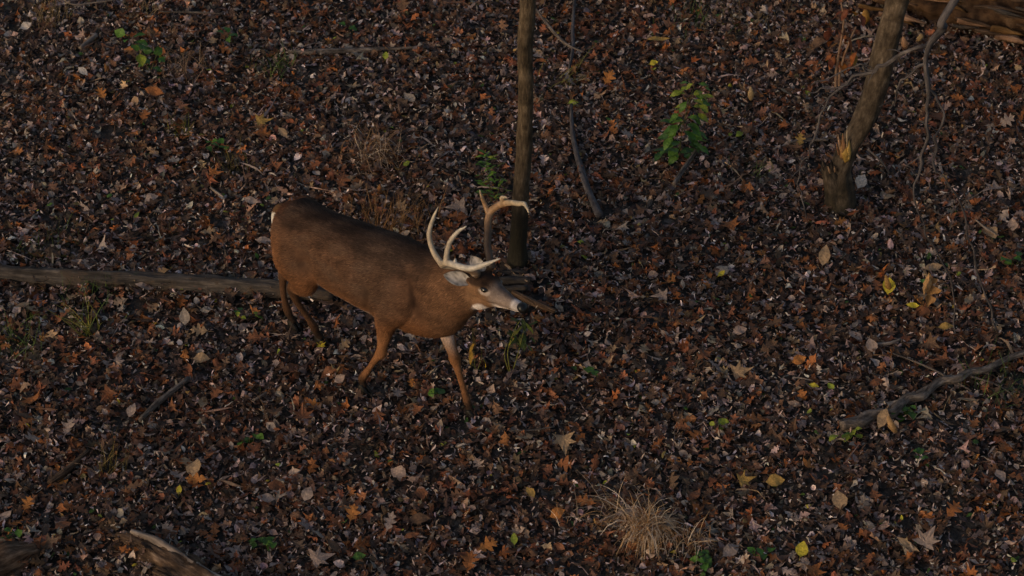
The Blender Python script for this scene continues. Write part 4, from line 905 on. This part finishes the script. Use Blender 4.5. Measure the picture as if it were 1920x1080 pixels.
# hooves: two toes each, dark
def hoof(toe, nm='hoof'):
    toe = np.array(toe); parts = []
    for sg in (1, -1):
        rows = [(toe[0] - .018, toe[1] + sg * .012, .062, .012, .018), (toe[0] - .005, toe[1] + sg * .0135, .035, .0135, .026), (toe[0] + .01, toe[1] + sg * .0135, .010, .013, .032), (toe[0] + .014, toe[1] + sg * .0135, -.004, .0125, .034)]
        parts.append(leg(rows))
    for sg in (1, -1): parts.append(leg([(toe[0] - .035, toe[1] + sg * .018, .085, .006, .006), (toe[0] - .046, toe[1] + sg * .02, .07, .008, .009), (toe[0] - .05, toe[1] + sg * .02, .055, .003, .003)]))
    V, F = [], []
    for v, f_ in parts:
        o = len(V); V += v; F += [tuple(i_ + o for i_ in q) for q in f_]
    link('hoof', mesh_np('hoof', np.array(V), F), M_HOOF, deer)
for k in LEG: hoof(LEG[k][-1][:3])
# eyes
for sg in (1, -1):
    bm_ = bmesh.new(); bmesh.ops.create_uvsphere(bm_, u_segments=16, v_segments=10, radius=.0155); me = bpy.data.meshes.new('eye'); bm_.to_mesh(me); bm_.free()
    for p_ in me.polygons: p_.use_smooth = True
    o = link('eye', me, M_EYE, deer); o.location = Vector(hd((.092, sg * .0535, .013))); o.scale = (1.2, 1, .95)
# nose pad
nv_, nf_ = head_loft([(.290, 0, -.030, .022, .016), (.308, 0, -.033, .029, .025), (.325, 0, -.037, .028, .026), (.338, 0, -.043, .016, .015)])
nose = link('nose', mesh_np('nose', np.array(nv_), nf_), M_NOSE, deer)
# ears
def ear(sg, direction, openn, label=None):
    base = hd((-.03, sg * .058, .022)); d = np.array(direction, float) @ HA; d /= np.linalg.norm(d); o_ = np.array(openn, float) @ HA; o_ -= d * (o_ @ d); o_ /= np.linalg.norm(o_); s_ = np.cross(d, o_)
    V, F, c = [], [], []; L = .135; n = 10; m_ = 9
    for lay in (0, 1):
        for i_ in range(n + 1):
            t = i_ / n; w = .037 * math.sin(math.pi * min(1, (.13 + .87 * t))) ** .75 + .001; cup = 1.25 * (1 - .55 * t)
            for j in range(m_):
                v_ = -1 + 2 * j / (m_ - 1); a = v_ * cup
                p = base + d * (L * t - .01) + s_ * (w * math.sin(a) / math.sin(cup) if cup > .05 else w * v_) + o_ * (w * (1 - math.cos(a)) / math.sin(cup) - .012) - o_ * (.004 if lay else 0)
                V.append(p)
                inn = np.array((.58, .53, .51)) * (1 - .5 * (abs(v_) > .8)) * (1 if t < .85 else .5) * rng.uniform(.62, 1.1) * (.45 if (i_ * 7 + j * 5) % 11 == 0 else 1); out_ = np.array((.15, .10, .07))
                c.append(out_ if lay else inn)
    off_ = (n + 1) * m_
    for i_ in range(n):
        for j in range(m_ - 1):
            a = i_ * m_ + j; F.append((a, a + 1, a + m_ + 1, a + m_)); F.append((a + off_, a + off_ + m_, a + off_ + m_ + 1, a + off_ + 1))
    for i_ in range(n):
        for j in (0, m_ - 1):
            a = i_ * m_ + j; F.append((a, a + m_, a + m_ + off_, a + off_))
    for j in range(m_ - 1): a = n * m_ + j; F.append((a, a + 1, a + 1 + off_, a + off_))
    link('ear', mesh_np('ear', np.array(V), F, True, np.array(c)), M_COAT, deer)
ear(-1, (-.72, -.62, .30), (.45, -.55, .55))
ear(1, (-.86, .05, .5), (.2, -.75, .6))
# antlers
ANT = {
    'R': dict(beam=[(.03, -.048, .070), (.036, -.054, .092), (.0, -.095, .118), (-.028, -.140, .138), (-.052, -.200, .163), (.030, -.235, .215), (.10, -.236, .222), (.178, -.214, .225), (.255, -.180, .262), (.323, -.146, .302)],
              br=[.018, .019, .0165, .0165, .0185, .0185, .0165, .0155, .012, .003],
              tines=[([(-.055, -.200, .165), (-.100, -.212, .225), (-.138, -.200, .305), (-.138, -.168, .38), (-.124, -.141, .442)], [.017, .0145, .013, .010, .002]),
                     ([(.022, -.236, .212), (.020, -.228, .262), (.032, -.211, .325), (.062, -.185, .378), (.105, -.163, .415)], [.016, .0135, .0125, .0105, .003]),
                     ([(.085, -.236, .22), (.082, -.23, .240), (.080, -.225, .252)], [.012, .009, .003])]),
    'L': dict(beam=[(.03, .048, .070), (.030, .054, .100), (-.03, .095, .150), (-.062, .128, .190), (-.122, .199, .268), (-.095, .222, .315), (-.048, .234, .347), (.02, .226, .377), (.10, .205, .405), (.18, .170, .440), (.236, .144, .420)],
              br=[.018, .019, .0175, .0185, .020, .018, .0175, .0155, .014, .011, .003],
              tines=[([(-.122, .200, .272), (-.150, .205, .310), (-.156, .190, .360), (-.122, .145, .430)], [.016, .013, .010, .003]),
                     ([(-.048, .234, .349), (-.040, .22, .385), (-.015, .205, .405), (.040, .18, .43)], [.014, .012, .009, .003])])}
for sd in ('R', 'L'):
    d = ANT[sd]; prt = [tube([hd(p) for p in d['beam']], d['br'], 14, 7, .12, 70, lump=.1, freq=24)]
    for pts_, rr in d['tines']: prt.append(tube([hd(p) for p in pts_], rr, 12, 7, .08, 71, freq=24))
    b0_, b1_ = hd((.03, -.05 if sd == 'R' else .05, .078)), hd((.032, -.055 if sd == 'R' else .055, .094))
    prt.append(tube([b0_, (b0_ + b1_) / 2, b1_], [.020, .026, .020], 14, 4, .25, 72, freq=40))
    V, F, UV = join(prt); V = np.array(V); q = (V - H0) @ HA.T
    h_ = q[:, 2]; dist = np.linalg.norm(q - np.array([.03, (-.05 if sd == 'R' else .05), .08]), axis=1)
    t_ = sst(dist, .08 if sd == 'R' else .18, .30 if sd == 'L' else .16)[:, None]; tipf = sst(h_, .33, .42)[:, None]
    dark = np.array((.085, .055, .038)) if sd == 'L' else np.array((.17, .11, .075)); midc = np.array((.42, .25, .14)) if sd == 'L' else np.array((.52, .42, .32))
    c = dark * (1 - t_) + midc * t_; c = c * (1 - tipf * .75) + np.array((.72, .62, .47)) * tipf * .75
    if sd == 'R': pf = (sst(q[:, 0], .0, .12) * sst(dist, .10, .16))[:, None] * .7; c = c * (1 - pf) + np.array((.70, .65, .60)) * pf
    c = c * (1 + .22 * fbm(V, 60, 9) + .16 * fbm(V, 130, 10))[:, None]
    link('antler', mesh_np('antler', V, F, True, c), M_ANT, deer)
# tail, held down with a pale fringe
tl = body_loft([(-.465, 0, .865, .02, .02), (-.50, .0, .85, .030, .022), (-.52, .0, .79, .036, .022), (-.515, .0, .72, .034, .018), (-.50, 0, .66, .012, .008)])
tv_ = np.array(tl[0]); c = np.tile(np.array((.12, .065, .035)), (len(tv_), 1)); c[(np.abs(tv_[:, 1]) > .014) & (tv_[:, 2] < .83)] = (.8, .76, .72)
link('tail', mesh_np('tail', tv_, tl[1], True, c), M_COAT, deer)
